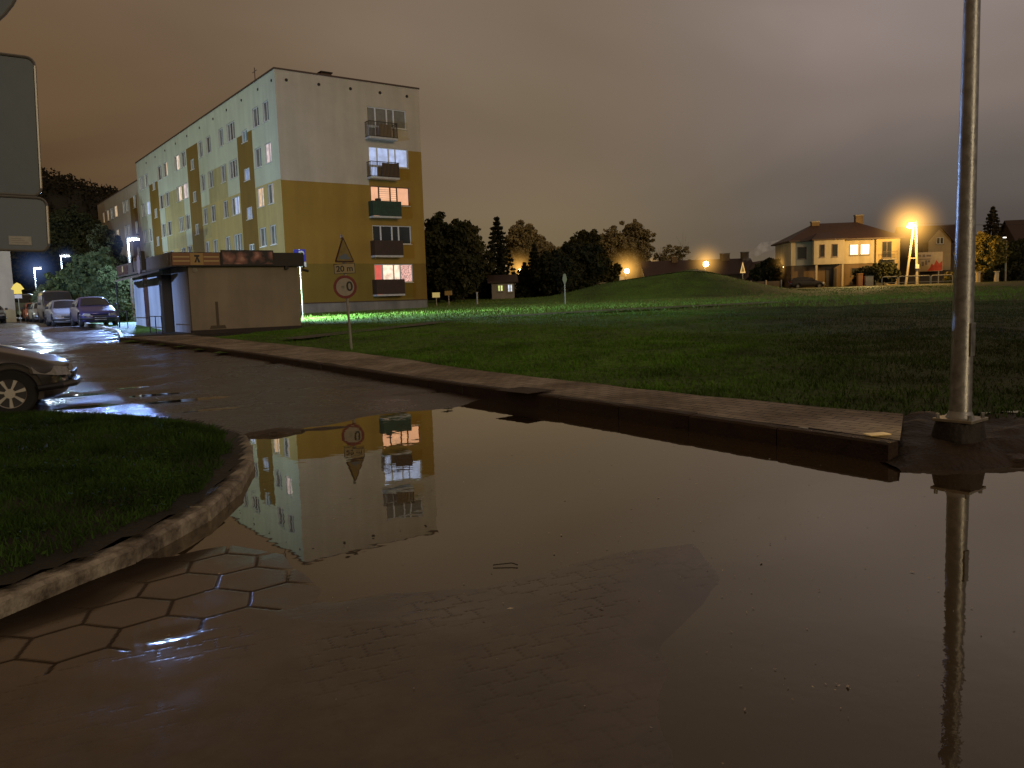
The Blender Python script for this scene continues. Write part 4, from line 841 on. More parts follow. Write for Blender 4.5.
street_lamp('cool white street lamp rising behind the shop in front of the long facade', -21.6, 47.6, 5.3, 900, True, (.35,0), 2.4, G1, bulb=.1)
street_lamp('cool white street lamp above the bushes behind the parked cars, farther than its neighbour', -40.3, 75, 6.3, 900, True, (.5,0), 1.6, G1)
street_lamp('cool white street lamp with blue glow, leftmost above the parked cars', -43.6, 76, 5.3, 2200, True, (.3,0), 3.6, G1)
street_lamp('distant sodium lamp low in the dark trees at the far left', -72.0, 120, 9.0, 500, False, (.3,0), 2.4, G2, bulb=.25)
street_lamp('sodium lamp left of the cream house at its drive', 37.57, 111, 4.48, 5200, False, (.2,0), 3.4, G2, bulb=.5)
street_lamp('brightest middle sodium lamp right above the crest of the grass mound', 26.55, 110, 5.15, 3500, False, (.2,0), 4.2, G2, bulb=.6)
street_lamp('sodium lamp left of the mound in front of the two tall trees', 17.49, 121, 4.86, 1500, False, (.2,0), 5.0, G2, bulb=.6)
street_lamp('small dim sodium lamp between the tall trees and the long roof', 28.07, 160, 6.6, 300, False, (.2,0), 3.2, G2, bulb=.5)
street_lamp('sodium lamp over the little grey white house among the dark trees', 1.62, 118, 5.2, 1500, False, (.2,0), 4.6, G2, bulb=.5)
# wide beam of the lamp behind the shop that lights the wet street towards the camera, and two more street lamps standing out of the picture on the left
lamp_light((-21.3,47.0,5.0), 19000, (.30,.48,1.), .15, 'street_beam', spot=100, aim=(-13,22,0)).data.specular_factor = .6
OL = street_lamp('cool white street lamp on the near left side of the street outside the picture', -25.5, 24, 6.5, 1, True, (.6,0), 2., G1, with_halo=False)
lamp_light((-25.5,24,6.1), 14000, (.38,.55,1.), .15, 'street_beam', spot=105, aim=(-21,40,0))
OL = street_lamp('greenish white street lamp on the far left side of the street outside the picture', -46, 50, 8.5, 1, True, (.6,0), 2., G1, with_halo=False)
lamp_light((-46,50,8.1), 6300, (.88,1.,.72), .15, 'facade_beam', spot=112, aim=(-29,74,9))
# A-shaped concrete pole with the big sodium lamp
AP = thing('street_lamp', 'tall two legged concrete pole with the large orange sodium lamp beside the cream house', 'street lamp', (49.3,100,1.2), 0, G2)
mb = MB(); mb.tube([(-.75,0,-.4),(.15,0,7.4)], [.16,.10], M_CPOLE, 8); mb.build('pole', AP); mb = MB(); mb.tube([(.72,0,-.4),(.36,0,7.7)], [.17,.11], M_CPOLE, 8); mb.build('pole', AP)
mb = MB(); mb.box((-.2,-.06,3.2),(.6,.06,3.34), M_CPOLE); mb.build('crossbar', AP); mb = MB(); mb.box((.38,-.25,2.0),(.78,-.1,2.5), M_PVC); mb.build('meter_box', AP)
mb = MB(); mb.tube([(.3,0,7.55),(-.25,-.15,7.6)], .05, M_POLEG, 6); mb.box((-.7,-.35,7.4),(-.1,.0,7.56), M_POLEG); hd = mb.build('lamp_head', AP); mb = MB(); mb.tube([(-.4,-.2,6.85),(-.4,-.2,6.9),(-.4,-.2,7.1),(-.4,-.2,7.38)], [.1,.3,.38,.2], M_BULB, 12); mb.build('lens', hd)
add_halo(AP, (-.4,-.18,7.3), 6.0, halo_mat('bright_sodium_halo', (1., .50, .10), 1.2)); lamp_light((-.5,-1.7,6.5), 5600, SOD, .25, parent=AP); lamp_light((48.3,98.0,8.0), 34000, (1.,.68,.25), .3, 'street_beam', spot=44, aim=(24,78,1.5))

# foreground lamp column on its concrete footing
LPX, LPY = 3.41, 6.12
FP = thing('lamp_post', 'tall tapered galvanised steel lamp column bolted to a concrete footing at the puddle edge', 'lamp post', (LPX,LPY,0), R(38))
mb = MB(); n = 9; mb.tube([(.0055*i*.5*1.5*.6,.0,.275+i*.75) for i in range(n)], [.078-.0058*i for i in range(n)], M_GALV, 16); pl = mb.build('pole', FP, smooth=True)
mb = MB(); mb.box((-.145,-.145,.255),(.145,.145,.279), mat('flange_steel', (.42,.38,.30), .4, .6, var=.4, scale=9)); mb.build('flange', FP, bevel=.004)
mb = MB()
for a, b in ((-1,-1),(1,-1),(1,1),(-1,1)):
    mb = MB(); mb.disc((a*.115,b*.115,.295), .014, .04, M_GALV, 'Z', 6); mb.build('bolt', FP)
mb = MB(); mb.tube([(0,0,.275),(0,0,.33)], [.10,.079], M_GALV, 16, cap=False); mb.build('weld_collar', FP, smooth=True)
bm = bmesh.new(); bmesh.ops.create_cone(bm, cap_ends=True, segments=28, radius1=.24, radius2=.165, depth=.5); bmesh.ops.subdivide_edges(bm, edges=bm.edges, cuts=3, use_grid_fill=True)
for v in bm.verts: v.co += Vector((v.co.x, v.co.y, 0))*.16*mn.noise(v.co*7) + Vector((0,0,.02*mn.noise(v.co*9)))*(v.co.z < .2)
for v in bm.verts: v.co.z = min(v.co.z, .25)
fme = bpy.data.meshes.new('footing'); bm.to_mesh(fme); bm.free(); fme.materials.append(mat('black_wet_footing', (.020,.013,.009), .7, var=.5, scale=8, bump=.6)); fo_ = bpy.data.objects.new('footing', fme); COL.objects.link(fo_); fo_.parent = FP; fo_.location = (0,0,.003)
mb = MB(); mb.box((-.035,-.081,.75),(.035,-.066,1.0), M_GALV); mb.build('access_door', FP, bevel=.004)
mb = MB(); mb.tube([(.05,0,6.2),(.1,-.1,6.5),(.3,-.5,6.75),(.6,-1.1,6.8)], .032, M_GALV, 8); mb.build('arm', FP); mb = MB(); mb.box((.5,-1.6,6.72),(.78,-1.0,6.86), M_POLEG); mb.build('lamp_head', FP, bevel=.03)

# warning signs on one post in the grass
RED = mat('red_sign_film', (.17,.012,.01), .5, var=.3, scale=9); WHI = mat('white_sign_film', (.34,.30,.24), .5, col2=(.25,.22,.18), scale=7); BLKF = mat('black_sign_film', (.01,.01,.01), .5); YELF = mat('dirty_yellow_sign_film', (.26,.19,.05), .5, var=.35, scale=8); STB = mat('sign_back_steel', (.16,.16,.15), .5, .3)
SGX, SGY = -3.50, 17.81; SGZ = ground(SGX, SGY)
SG = thing('road_sign', 'post with dirty warning triangle, 20 m plate and round red rimmed sign in the grass', 'road sign', (SGX,SGY,SGZ), R(10)); SG.rotation_euler = (0, R(-1.8), R(10))
mb = MB(); mb.tube([(0,0,-.3),(0,0,2.75-SGZ)], .028, M_POLEG, 10); mb.build('post', SG)
def on_plate(x, z, y=-.05, ry=0): return Matrix.Translation((x,y,z)) @ Matrix.Rotation(R(90), 4, 'X')
cz = 1.63-SGZ; q = MB(); q.disc((-.02,-.045,cz), .25, .012, RED, 'Y', 40); q.disc((-.02,-.0535,cz), .192, .004, WHI, 'Y', 40); q.disc((-.02,-.0325,cz), .25, .011, STB, 'Y', 40); rs = q.build('round_sign', SG)
text('0', .285, BLKF, rs, on_plate(.075, cz, -.058), 'numeral', .0012, .006)
q = MB(); q.box((-.10,-.0562,cz-.03),(-.03,-.0558,cz+.03), mat('worn_grey_mark', (.26,.26,.21), .6, var=.6, scale=16)); q.build('worn_mark', rs)
pz0 = 2.025-SGZ; q = MB(); q.box((-.225,-.05,pz0-.11),(.225,-.038,pz0+.11), BLKF); q.box((-.212,-.053,pz0-.097),(.212,-.0505,pz0+.097), mat('buff_plate_film', (.36,.29,.15), .5, var=.25, scale=8)); ps = q.build('distance_plate', SG)
text('20 m', .175, BLKF, ps, on_plate(0, pz0-.005, -.0555), 'lettering', .0012, .004)
TR = MB(); th = R(52); Mt = Matrix.Translation((.02,-.04,2.155-SGZ)) @ Matrix.Rotation(th, 4, 'Z')
s_ = .64; hT = .55
def tri(s, z, h, r=.03): return [(-s/2+r,z),(s/2-r,z),(s/2-r*.2,z+r),(r*.5,z+h-r*.3),(-r*.5,z+h-r*.3),(-s/2+r*.2,z+r)]
TR.ext(tri(s_,0,hT), Mt, .012, mat('faded_red_black_edge', (.07,.02,.012), .6, var=.5, scale=9)); TR.ext(tri(s_*.83,.035,hT*.83,.02), Mt @ Matrix.Translation((0,-.003,0)), .002, YELF)
ts = TR.build('triangle_sign', SG)
q = MB(); q.ext([(-.17,.07),(.17,.07),(.19,.11),(.10,.13),(.07,.18),(-.02,.19),(-.09,.15),(-.16,.14)], Mt @ Matrix.Translation((0,-.006,0)), .002, mat('blue_grey_pictogram', (.12,.15,.20), .5)); q.build('pictogram', ts)

# back of a big sign at the left edge, close to the camera
M_SB = mat('grey_sign_back', (.022,.046,.072), .45, .1, var=.12, scale=3, bump=.1, bscale=8); M_SB2 = mat('pale_grey_sign_back', (.045,.074,.108), .45, .1, var=.12, scale=4); M_RIM = mat('folded_sign_edge', (.17,.165,.15), .35, .4)
BS = thing('road_sign', 'backs of a round sign and two rectangular plates on a post at the left edge', 'road sign', (-2.62,3.64,-.04), R(28)); BS.rotation_euler = (0, R(2.0), R(28))
mb = MB(); mb.tube([(0,.04,-.1),(0,.04,3.35)], .03, M_POLEG, 12); mb.build('post', BS)
def plate(name, x0, x1, z0, z1, m, r=.035):
    pts = []
    for cx, cz_, a0 in ((x1-r,z0+r,-90),(x1-r,z1-r,0),(x0+r,z1-r,90),(x0+r,z0+r,180)):
        for k in range(5): a = R(a0+k*22.5); pts.append((cx+r*math.cos(a), cz_+r*math.sin(a)))
    q = MB(); q.ext(pts, Matrix.Translation((0,0,0)), .012, m); 
    for i in range(len(pts)):
        a, b = pts[i], pts[(i+1) % len(pts)]; q.tube([(a[0],-.004,a[1]),(b[0],-.004,b[1])], .0065, M_RIM, 6, cap=False)
    return q.build(name, BS)
plate('upper_plate', -.44, .44, 1.895, 2.52, M_SB); lp = plate('lower_plate', -.46, .46, 1.64, 1.885, M_SB2)
q = MB(); q.disc((0,.006,2.955), .42, .012, M_SB, 'Y', 48); q.tube([(.421*math.cos(a), 0, 2.955+.421*math.sin(a)) for a in np.linspace(0, 2*PI, 49)], .007, M_RIM, 6); q.build('round_plate', BS)
q = MB(); q.box((.30,-.004,1.665),(.39,-.001,1.705), mat('white_sticker', (.34,.33,.30), .5, var=.3, scale=60)); 
for i in range(3): q.box((.31,-.0048,1.674+i*.009),(.38-.015*i,-.0041,1.677+i*.009), STB)
q.build('sticker', lp)
for z in (1.74, 1.96, 2.44):
    q = MB(); q.box((-.12,-.035,z),(.12,-.012,z+.03), M_RIM); q.build('bracket', BS)

# blue square sign half hidden behind the shop
BLU = mat('blue_sign_film', (.02,.03,.42), .45, emit=(.03,.04,.6), estr=.05); WHB = mat('bright_white_film', (.75,.75,.75), .5)
PSG = thing('road_sign', 'blue square parking sign with white plate below, half hidden behind the shop corner', 'road sign', (-9.42,37.2,ground(-9.42,37.2)), R(15)); g0 = ground(-9.42,37.2)
mb = MB(); mb.tube([(0,0,-.2),(0,0,3.75-g0)], .03, M_POLEG, 8); mb.build('post', PSG)
q = MB(); q.box((-.26,-.05,3.20-g0),(.26,-.035,3.74-g0), BLU); pp = q.build('sign_face', PSG); text('P', .5, WHB, pp, on_plate(.06, 3.47-g0, -.053), 'letter', .001, .012)
q = MB(); q.box((-.2,-.05,2.95-g0),(.26,-.035,3.17-g0), WHB); q.build('lower_plate', PSG)
# yellow sign near the parked cars
YS = thing('road_sign', 'bright yellow arrow shaped sign with a small white plate behind the parked cars', 'road sign', (-33.6,56,ground(-33.6,56)), R(28))
mb = MB(); mb.tube([(0,0,-.2),(0,0,2.7)], .03, M_POLEG, 8); mb.build('post', YS)
q = MB(); q.ext([(-.24,1.95),(.24,1.95),(.22,2.2),(.40,2.28),(.2,2.6),(0,2.72),(-.2,2.6),(-.40,2.28),(-.22,2.2)], Matrix.Translation((0,-.06,0)), .015, mat('glowing_yellow_film', (.75,.55,.03), .4, emit=(1,.75,.1), estr=.45)); q.build('sign_face', YS)  # sign film is given a yellow glow of its own
q = MB(); q.box((-.22,-.06,1.65),(.22,-.045,1.9), WHB); q.build('lower_plate', YS)
# small far signs
def far_sign(label, x, y, z0, z1, kind, m):
    g = ground(x, y); t = thing('road_sign', label, 'road sign', (x,y,g), 0); mb = MB(); mb.tube([(0,0,-.2),(0,0,z1-g-.05)], .045, M_POLEG, 6); mb.build('post', t); q = MB()
    if kind == 'tri': q.ext([(-.45,z0-g),(.45,z0-g),(0,z1-g)], Matrix.Translation((0,-.08,0)) @ Matrix.Rotation(R(40),4,'Z'), .02, m); q.ext([(-.26,z0-g+.12),(.26,z0-g+.12),(0,z1-g-.25)], Matrix.Translation((0,-.1,0)) @ Matrix.Rotation(R(40),4,'Z'), .012, mat('amber_sign_centre', (.5,.33,.08), .5))
    elif kind == 'slim': q.ext([(-.06,z0-g),(.06,z0-g),(.17,z0-g+.3),(.1,z1-g-.1),(0,z1-g),(-.1,z1-g-.1),(-.17,z0-g+.3)], Matrix.Translation((0,-.08,0)), .02, m)
    elif kind == 'disc': q.disc((0,-.07,(z0+z1)/2-g), (z1-z0)/2, .02, m, 'Y', 20)
    else: q.box((-.3,-.08,z0-g),(.3,-.06,z1-g), m)
    q.build('sign_face', t)
far_sign('tiny lit triangular warning sign standing on the ridge of the mound', 22.6, 79, 2.9, 3.95, 'tri', mat('sign_lit_film', (.8,.62,.3), .5, emit=(1,.6,.2), estr=.5))
far_sign('slim grey sign on a post in the field before the dark conifers', 4.1, 60, 2.15, 2.9, 'slim', mat('grey_green_sign', (.17,.17,.11), .6))
far_sign('small yellowish board right beside the bottom corner of the apartment gable', -5.9, 66, 1.45, 1.85, 'box', mat('pale_yellow_board', (.6,.5,.2), .6, emit=(1,.8,.3), estr=.25))
far_sign('dim orange board second from the apartment gable', -4.9, 66, 1.6, 1.95, 'box', mat('dim_orange_board', (.35,.22,.06), .6))
for px_, lab in ((-2.6, 'short pale post on the far grass between the dim orange board and the small house'),):
    t = thing('bollard', lab, 'post', (px_,66,ground(px_,66)), 0); mb = MB(); mb.tube([(0,0,-.1),(0,0,.9)], [.07,.06], M_CPOLE, 8); mb.disc((0,0,.95), .09, .1, M_CPOLE, 'Z', 8); mb.build('shaft', t)

# hoarding, barriers, bins by the house
HB = thing('hoarding', 'large pale and red advertising board on two legs behind the barriers', 'billboard', (57.6,112,1.3), R(-6))
q = MB(); q.box((-1.7,0,1.7),(1.75,.08,4.3), mat('faded_poster', (.46,.36,.24), .6, var=.25, scale=1.5)); hb = q.build('board', HB)
q = MB(); q.add([(-.3,-.012,1.75),(1.7,-.012,1.75),(1.7,-.012,3.1),(1.3,-.012,2.7),(.9,-.012,3.2),(.6,-.012,2.5),(.3,-.012,2.75),(.1,-.012,2.2)], [tuple(range(8))], mat('red_poster_area', (.50,.06,.02), .6, var=.5, scale=2)); q.build('poster', hb)
for x, z, w_, h_ in ((-1.6,3.7,.5,.3),(-.9,3.65,.35,.35),(-.4,3.7,.6,.25),(-.2,2.9,.3,.3),(-1.5,2.3,.35,.5),(-1.0,2.45,.3,.55),(-.55,2.6,.28,.6),(-1.45,3.3,1.6,.12)):
    q = MB(); q.box((x,-.014,z),(x+w_,-.011,z+h_), mat('faded_dark_print', (.16,.12,.09), .6)); q.build('print', hb)
for x in (-1.3, 1.3): mb = MB(); mb.box((x-.06,.09,-.3),(x+.06,.2,1.9), M_POLEG); mb.build('leg', HB)
def barrier(x0, x1, y, label):
    g = 1.2; t = thing('barrier', label, 'barrier', ((x0+x1)/2,y,g), 0, 'pale tube barriers along the far kerb'); w_ = (x1-x0)/2; mb = MB()
    mb.tube([(-w_,0,-.2),(-w_,0,.95),(-w_+.12,0,1.05),(w_-.12,0,1.05),(w_,0,.95),(w_,0,-.2)], .055, M_CPOLE, 8); mb.build('frame', t); mb = MB(); mb.tube([(-w_,0,.35),(w_,0,.35)], .03, M_CPOLE, 6); mb.build('rail', t)
barrier(43.4, 45.2, 95, 'pale tube barrier, leftmost of three below the big sodium lamp'); barrier(45.35, 49.0, 95, 'pale tube barrier, the longest, directly below the big sodium lamp'); barrier(49.15, 51.6, 95, 'pale tube barrier, rightmost of three beside the round bush')
t = thing('waste_bin', 'tall orange bin on the grass verge before the cream house', 'bin', (42.1,98,1.2)); mb = MB(); mb.box((-.3,-.25,0),(.28,.25,1.45), mat('orange_plastic', (.55,.20,.03), .5)); mb.build('bin_body', t, bevel=.05); mb = MB(); mb.box((-.34,-.28,1.46),(.32,.28,1.58), mat('orange_lid', (.6,.25,.05), .5)); mb.build('lid', t, bevel=.03)
t = thing('utility_cabinet', 'grey utility cabinet standing next to the orange bin', 'cabinet', (43.2,98,1.2)); mb = MB(); mb.box((-.45,-.2,0),(.45,.2,1.2), M_CPOLE); mb.build('cabinet_body', t, bevel=.02); mb = MB(); mb.box((-.5,-.24,1.2),(.5,.24,1.26), M_POLEG); mb.build('lid', t)
t = thing('utility_pole', 'pale utility pole with a lamp bracket near the right edge', 'pole', (62.6,103,1.2)); mb = MB(); mb.tube([(0,0,-.3),(0,0,5.2)], [.14,.1], M_CPOLE, 8); mb.build('shaft', t)
mb = MB(); mb.tube([(0,0,4.6),(-.6,-.1,5.4)], .04, M_POLEG, 6); mb.build('bracket', t); mb = MB(); mb.box((-.75,-.2,5.5),(-.25,0,5.62), mat('pale_lens', (.8,.8,.8), .4, emit=(1,.9,.8), estr=2.2), rz=R(20)); mb.build('lamp_head', t)
for x, lab in ((58.3,'yellowish gate post left of the lit tree trunk'), (60.6,'yellowish gate post right of the lit tree trunk')):
    t = thing('gate_post', lab, 'post', (x,101.5,1.2)); mb = MB(); mb.box((-.2,-.2,-.2),(.2,.2,1.3), M_CPOLE); mb.build('shaft', t, bevel=.02); mb = MB(); mb.box((-.26,-.26,1.3),(.26,.26,1.4), M_CPOLE); mb.build('cap', t)
t = thing('field_fence', 'low dark fence line in front of the houses left of the cream house', 'fence', (27,108,1.2)); mb = MB(); mb.box((-1,0,.1),(9,.05,1.1), MATS['dim_wall'] if 'dim_wall' in MATS else mat('dim_wall', (.09,.07,.05), .8, var=.3, scale=1)); mb.build('panel', t)
for i in range(6): mb = MB(); mb.box((-1+i*2-.08,-.1,-.2),(-1+i*2+.08,0,1.25), M_CPOLE); mb.build('fence_post', t)
t = thing('boundary_wall', 'low buff wall at the foot of the mound before the dark trees', 'wall', (8.4,104,1.15)); mb = MB(); mb.box((0,0,-.2),(10,.2,1.5), mat('buff_wall', (.26,.20,.12), .8, var=.3, scale=1)); mb.build('masonry', t); mb = MB(); mb.box((-.05,-.05,1.5),(10.05,.25,1.6), M_CPOLE); mb.build('coping', t)

q = MB()
for dz_ in (0, .35):
    A0 = Vector((49.6,100,8.7-dz_)); B0 = Vector((95,110,10.5-dz_)); q.tube([A0.lerp(B0, k/10)+Vector((0,0,-1.1*4*(k/10)*(1-k/10))) for k in range(11)], .02, M_RAIL, 4, cap=False)
    break
o = q.build('overhead_wire'); tag(o, 'thin overhead wire sagging from the tall two legged lamp pole to the right', 'wire')
# gravel heap and loose slab pieces at the end of the kerb
q = MB()
def rock(name, x, y, z, s, m, label, flat=.5, grp=None):
    bm = bmesh.new(); bmesh.ops.create_icosphere(bm, subdivisions=3, radius=1)
    o_ = Vector((random.random()*50, 0, 0))
    for v in bm.verts: d = mn.noise(v.co*1.3+o_)*.45 + mn.noise(v.co*3.5+o_)*.12; v.co = v.co*(1+d); v.co.z *= flat
    me = bpy.data.meshes.new(name); bm.to_mesh(me); bm.free(); me.materials.append(m); o = bpy.data.objects.new(name, me); COL.objects.link(o); o.location = (x,y,z); o.scale = (s,s*.8,s); o.rotation_euler = (0,0,random.uniform(0,6)); tag(o, label, 'rubble', grp); return o
M_ROCK = mat('wet_broken_concrete', (.085,.055,.035), .4, var=.6, scale=7, bump=.7, bscale=18, rvar=.1)
rk = [(3.62,5.78,.02,.085),(3.78,5.98,.05,.12),(3.95,5.80,.02,.10),(3.92,6.12,.06,.13),(4.15,5.95,.04,.11),(3.70,6.22,.04,.07),(4.3,6.2,.06,.12),(4.05,5.68,.0,.06),(3.5,5.92,.0,.05)]
names = ['flat brown lump nearest the lamp column footing at the water edge','broad wet lump right of the lamp column footing','wet lump dipping into the water at the right edge','large lump farther back among the rubble right of the column','lump at the far right in the rubble heap','small lump just behind the footing on its right','big lump at the right picture edge','pebble sized lump lying lowest in the water right of the column','smallest lump left in the rubble by the footing']
for (x, y, z, s), nm in zip(rk, names): rock('rubble', x, y, z, s, M_ROCK, nm, .45, 'rubble beside the lamp column')
sp, _, _ = grid('mud_bank', np.arange(2.6, 6.5, .05), np.arange(5.3, 7.6, .05), lambda x, y: -.035 + .20*np.exp(-(((x-3.78)/1.0)**4+((y-6.58)/.86)**4)*.8)*1. + (vnoise(x,y,.3,40)-.5)*.07 + (vnoise(x,y,.1,41)-.5)*.03 + np.clip((x-4.2)*.08,0,.2)*(y>6), mat('wet_mud', (.050,.032,.019), .62, var=.6, scale=5, bump=.9, bscale=26, rvar=.15, spec=.25), keep=lambda x, y: (side(x, y, KERB+[]) > -.4) & (x > 2.68+.0*y))
tag(sp, kind='structure')
t = MB(); t.box((-.085,-.05,0),(.085,.05,.006), mat('painted_glint', (.65,.50,.22), .3, emit=(1,.62,.2), estr=.12)); o = t.build('glint_patch'); o.location = (2.78,6.12,.168); o.rotation_euler = (0,0,R(10)); tag(o, 'pale yellow patch standing in for a lamp glint at the end of the pavement', 'glint')  # lamp glint on the wet paving, put in as a small glowing plate
t = MB(); t.box((-.3,-.22,0),(.3,.22,.006), M_KERBD); o = t.build('manhole_cover'); o.location = (.15,9.75,.172); o.rotation_euler = (0,0,R(-50)); tag(o, 'flat rectangular inspection cover let into the pavement', 'cover')
# wooden scraps caught at the tip of the kerbed corner
M_TWIG = mat('wet_twig', (.03,.018,.012), .5)
o = rock('kerb_fragment', -2.42, 8.15, .0, .20, M_ROCK, 'brown kerb fragment lying in the water at the tip of the kerbed corner', .28); o.scale = (.26,.10,.20); o.rotation_euler = (0,0,R(18))
o = rock('kerb_fragment', -2.05, 8.32, -.01, .20, M_ROCK, 'thin flat sliver trailing from the kerb fragment into the puddle', .14); o.scale = (.34,.05,.18); o.rotation_euler = (0,0,R(16))
t = MB(); t.tube([(-.12,3.83,.008),(-.03,3.84,.012),(.0,3.82,.008)], .003, M_TWIG, 5); o = t.build('twig'); tag(o, 'tiny stick on the wet paving in the middle foreground', 'stick')

# ================================================================== CARS
def mesh_eval(o):
    me = bpy.data.meshes.new_from_object(o.evaluated_get(bpy.context.evaluated_depsgraph_get())); return me
M_GLS = mat('car_glass', (.012,.014,.016), .05, spec=.9); M_TYRE = mat('tyre_rubber', (.012,.012,.012), .8); M_RIMC = mat('alloy_rim', (.42,.40,.36), .35, .7); M_TRIM = mat('black_car_trim', (.015,.014,.014), .5)
M_HL = mat('headlight_glass', (.30,.28,.24), .12, spec=.9, var=.5, scale=14); M_PLATE = mat('number_plate', (.5,.5,.48), .4); M_AMB = mat('amber_lens', (.35,.12,.02), .3)
def car_paint(name, col): return mat(name, col, .32, .35, coat=.7, var=.18, scale=2.5)
def make_car(name, label, paint, kind='hatch', detail=1, loc=(0,0,0), rz=0, group=None, Lh=2.02, rimk=7):
    t = thing(name, label, 'van' if kind == 'van' else 'car', loc, rz, group)
    if kind == 'van': # x, sill, belt, top, half width belt, half width roof, cabin?
        ST = [(2.25,.42,.80,.84,.78,.70),(2.15,.22,.92,.98,.90,.80),(1.75,.2,1.08,1.16,.97,.84),(1.35,.2,1.16,1.28,.98,.86),(.72,.2,1.18,2.02,.99,.82),(.45,.2,1.18,2.12,.99,.84),(-.6,.2,1.18,2.14,.99,.86),(-1.9,.2,1.18,2.12,.99,.86),(-2.25,.25,1.15,2.05,.97,.83),(-2.32,.45,1.1,1.95,.93,.78)]; cab = (3,4)
    elif kind == 'wagon':
        ST = [(2.12,.40,.62,.64,.66,.52),(2.04,.20,.68,.72,.80,.68),(1.75,.17,.76,.82,.87,.72),(1.3,.17,.86,.92,.88,.72),(.98,.17,.92,.97,.88,.70),(.28,.17,.94,1.40,.88,.60),(-.1,.17,.94,1.47,.88,.62),(-1.0,.17,.95,1.48,.88,.62),(-1.75,.18,.95,1.42,.87,.60),(-2.1,.22,.93,1.15,.85,.62),(-2.2,.4,.8,.85,.78,.60)]; cab = (4,5)
    else:
        ST = [(Lh,.38,.56,.58,.60,.46),(Lh-.07,.19,.62,.67,.76,.62),(Lh-.32,.17,.70,.76,.84,.70),(Lh-.75,.17,.80,.88,.86,.72),(Lh-1.12,.17,.88,.95,.86,.70),(.18,.17,.92,1.38,.86,.58),(-.2,.17,.92,1.45,.86,.60),(-1.0,.17,.93,1.44,.86,.59),(-1.55,.18,.93,1.30,.85,.57),(-1.9,.22,.90,1.02,.82,.60),(-1.98,.4,.75,.8,.76,.6)]; cab = (4,5)
    bm = bmesh.new(); rings = []
    for x, zs, zb, zt, wb, wr in ST:
        half = [(0.0,zs),(wb*.88,zs),(wb*.99,zs+.12),(wb*1.01,(zs+zb)/2+.04),(wb*.985,zb-.03),(wb*.94,zb+.012) if zt-zb > .2 else (wb*.90,zb+(zt-zb)*.35),(wr+.03,zt-.07 if zt-zb > .2 else zt-(zt-zb)*.25),(wr*.86,zt-.012),(0.0,zt+.018)]
        bow = -.10*1 if x > ST[2][0]-.01 else 0
        full = [(x, -w_, z) for w_, z in half] + [(x, w_, z) for w_, z in half[-2:0:-1]]
        ring = []
        for (xx, yy, zz_) in full:
            k = (abs(yy)/max(wb, .01))**2; dx = (-.16 if x >= ST[1][0]-.01 else (-.07 if x >= ST[2][0]-.01 else 0))*k
            ring.append(bm.verts.new((xx+dx, yy, zz_)))
        rings.append(ring)
    nR = len(rings[0])
    for a, b in zip(rings, rings[1:]):
        for k in range(nR): bm.faces.new((a[k], a[(k+1) % nR], b[(k+1) % nR], b[k]))
    bm.faces.new(rings[0][::-1]); bm.faces.new(rings[-1]); bmesh.ops.recalc_face_normals(bm, faces=bm.faces)
    me = bpy.data.meshes.new('body'); bm.to_mesh(me); bm.free(); me.materials.append(paint)
    o = bpy.data.objects.new('body', me); COL.objects.link(o)
    ss = o.modifiers.new('s', 'SUBSURF'); ss.levels = ss.render_levels = 2 if detail < 2 else 3
    # wheel wells cut out of the shell
    wx = (Lh-.71, -1.2) if kind == 'hatch' else ((1.32,-1.3) if kind == 'wagon' else (1.45,-1.5)); wr_ = .31 if kind != 'van' else .35; hw = .86 if kind != 'van' else .97
    cut = MB()
    for x in wx:
        for s in (-1, 1): cut.disc((x, s*(hw), wr_+.02), wr_+.075, .52, M_TRIM, 'Y', 40)
    co_ = cut.build('cut'); bo = o.modifiers.new('b', 'BOOLEAN'); bo.operation = 'DIFFERENCE'; bo.object = co_; bo.solver = 'EXACT'
    bpy.context.view_layer.update(); me2 = mesh_eval(o); o.modifiers.clear(); o.data = me2; bpy.data.objects.remove(co_); o.parent = t
    for p in me2.polygons: p.use_smooth = True
    es = o.modifiers.new('split', 'EDGE_SPLIT'); es.split_angle = R(32)
    # glass panels sit just proud of the shell
    def glass(nm, quads):
        q = MB(); 
        for a in quads: q.add(a, [tuple(range(len(a)))], M_GLS)
        g = q.build(nm, t); return g
    i0, i1 = cab; A_ = ST[i0]; B_ = ST[i1]; e = .022
    ws = [(A_[0]-.04, -A_[4]*.80, A_[2]+.075), (A_[0]-.04, A_[4]*.80, A_[2]+.075), (B_[0]+.06, B_[5]*.92, B_[3]-.06), (B_[0]+.06, -B_[5]*.92, B_[3]-.06)]
    nrm = Vector((.5,0,.6)).normalized()*.028 if kind != 'van' else Vector((.7,0,.4)).normalized()*.03
    n_ = 6; vs = []; fs = []
    for j in range(n_+1):
        for i in range(n_+1):
            u, v = i/n_, j/n_; p = Vector(ws[0]).lerp(Vector(ws[1]), u).lerp(Vector(ws[3]).lerp(Vector(ws[2]), u), v); bulge = .07*(1-(2*u-1)**2)+.015; p += Vector((bulge*.75,0,bulge*.6)) + nrm*.8; vs.append(p)
    for j in range(n_):
        for i in range(n_): q_ = j*(n_+1)+i; fs.append((q_, q_+1, q_+n_+2, q_+n_+1))
    q = MB(); q.add(vs, fs, M_GLS); q.build('windscreen', t, smooth=True)
    last = len(ST)-3 if kind != 'van' else i1+2
    xr = ST[last][0]; xf = B_[0]-.05
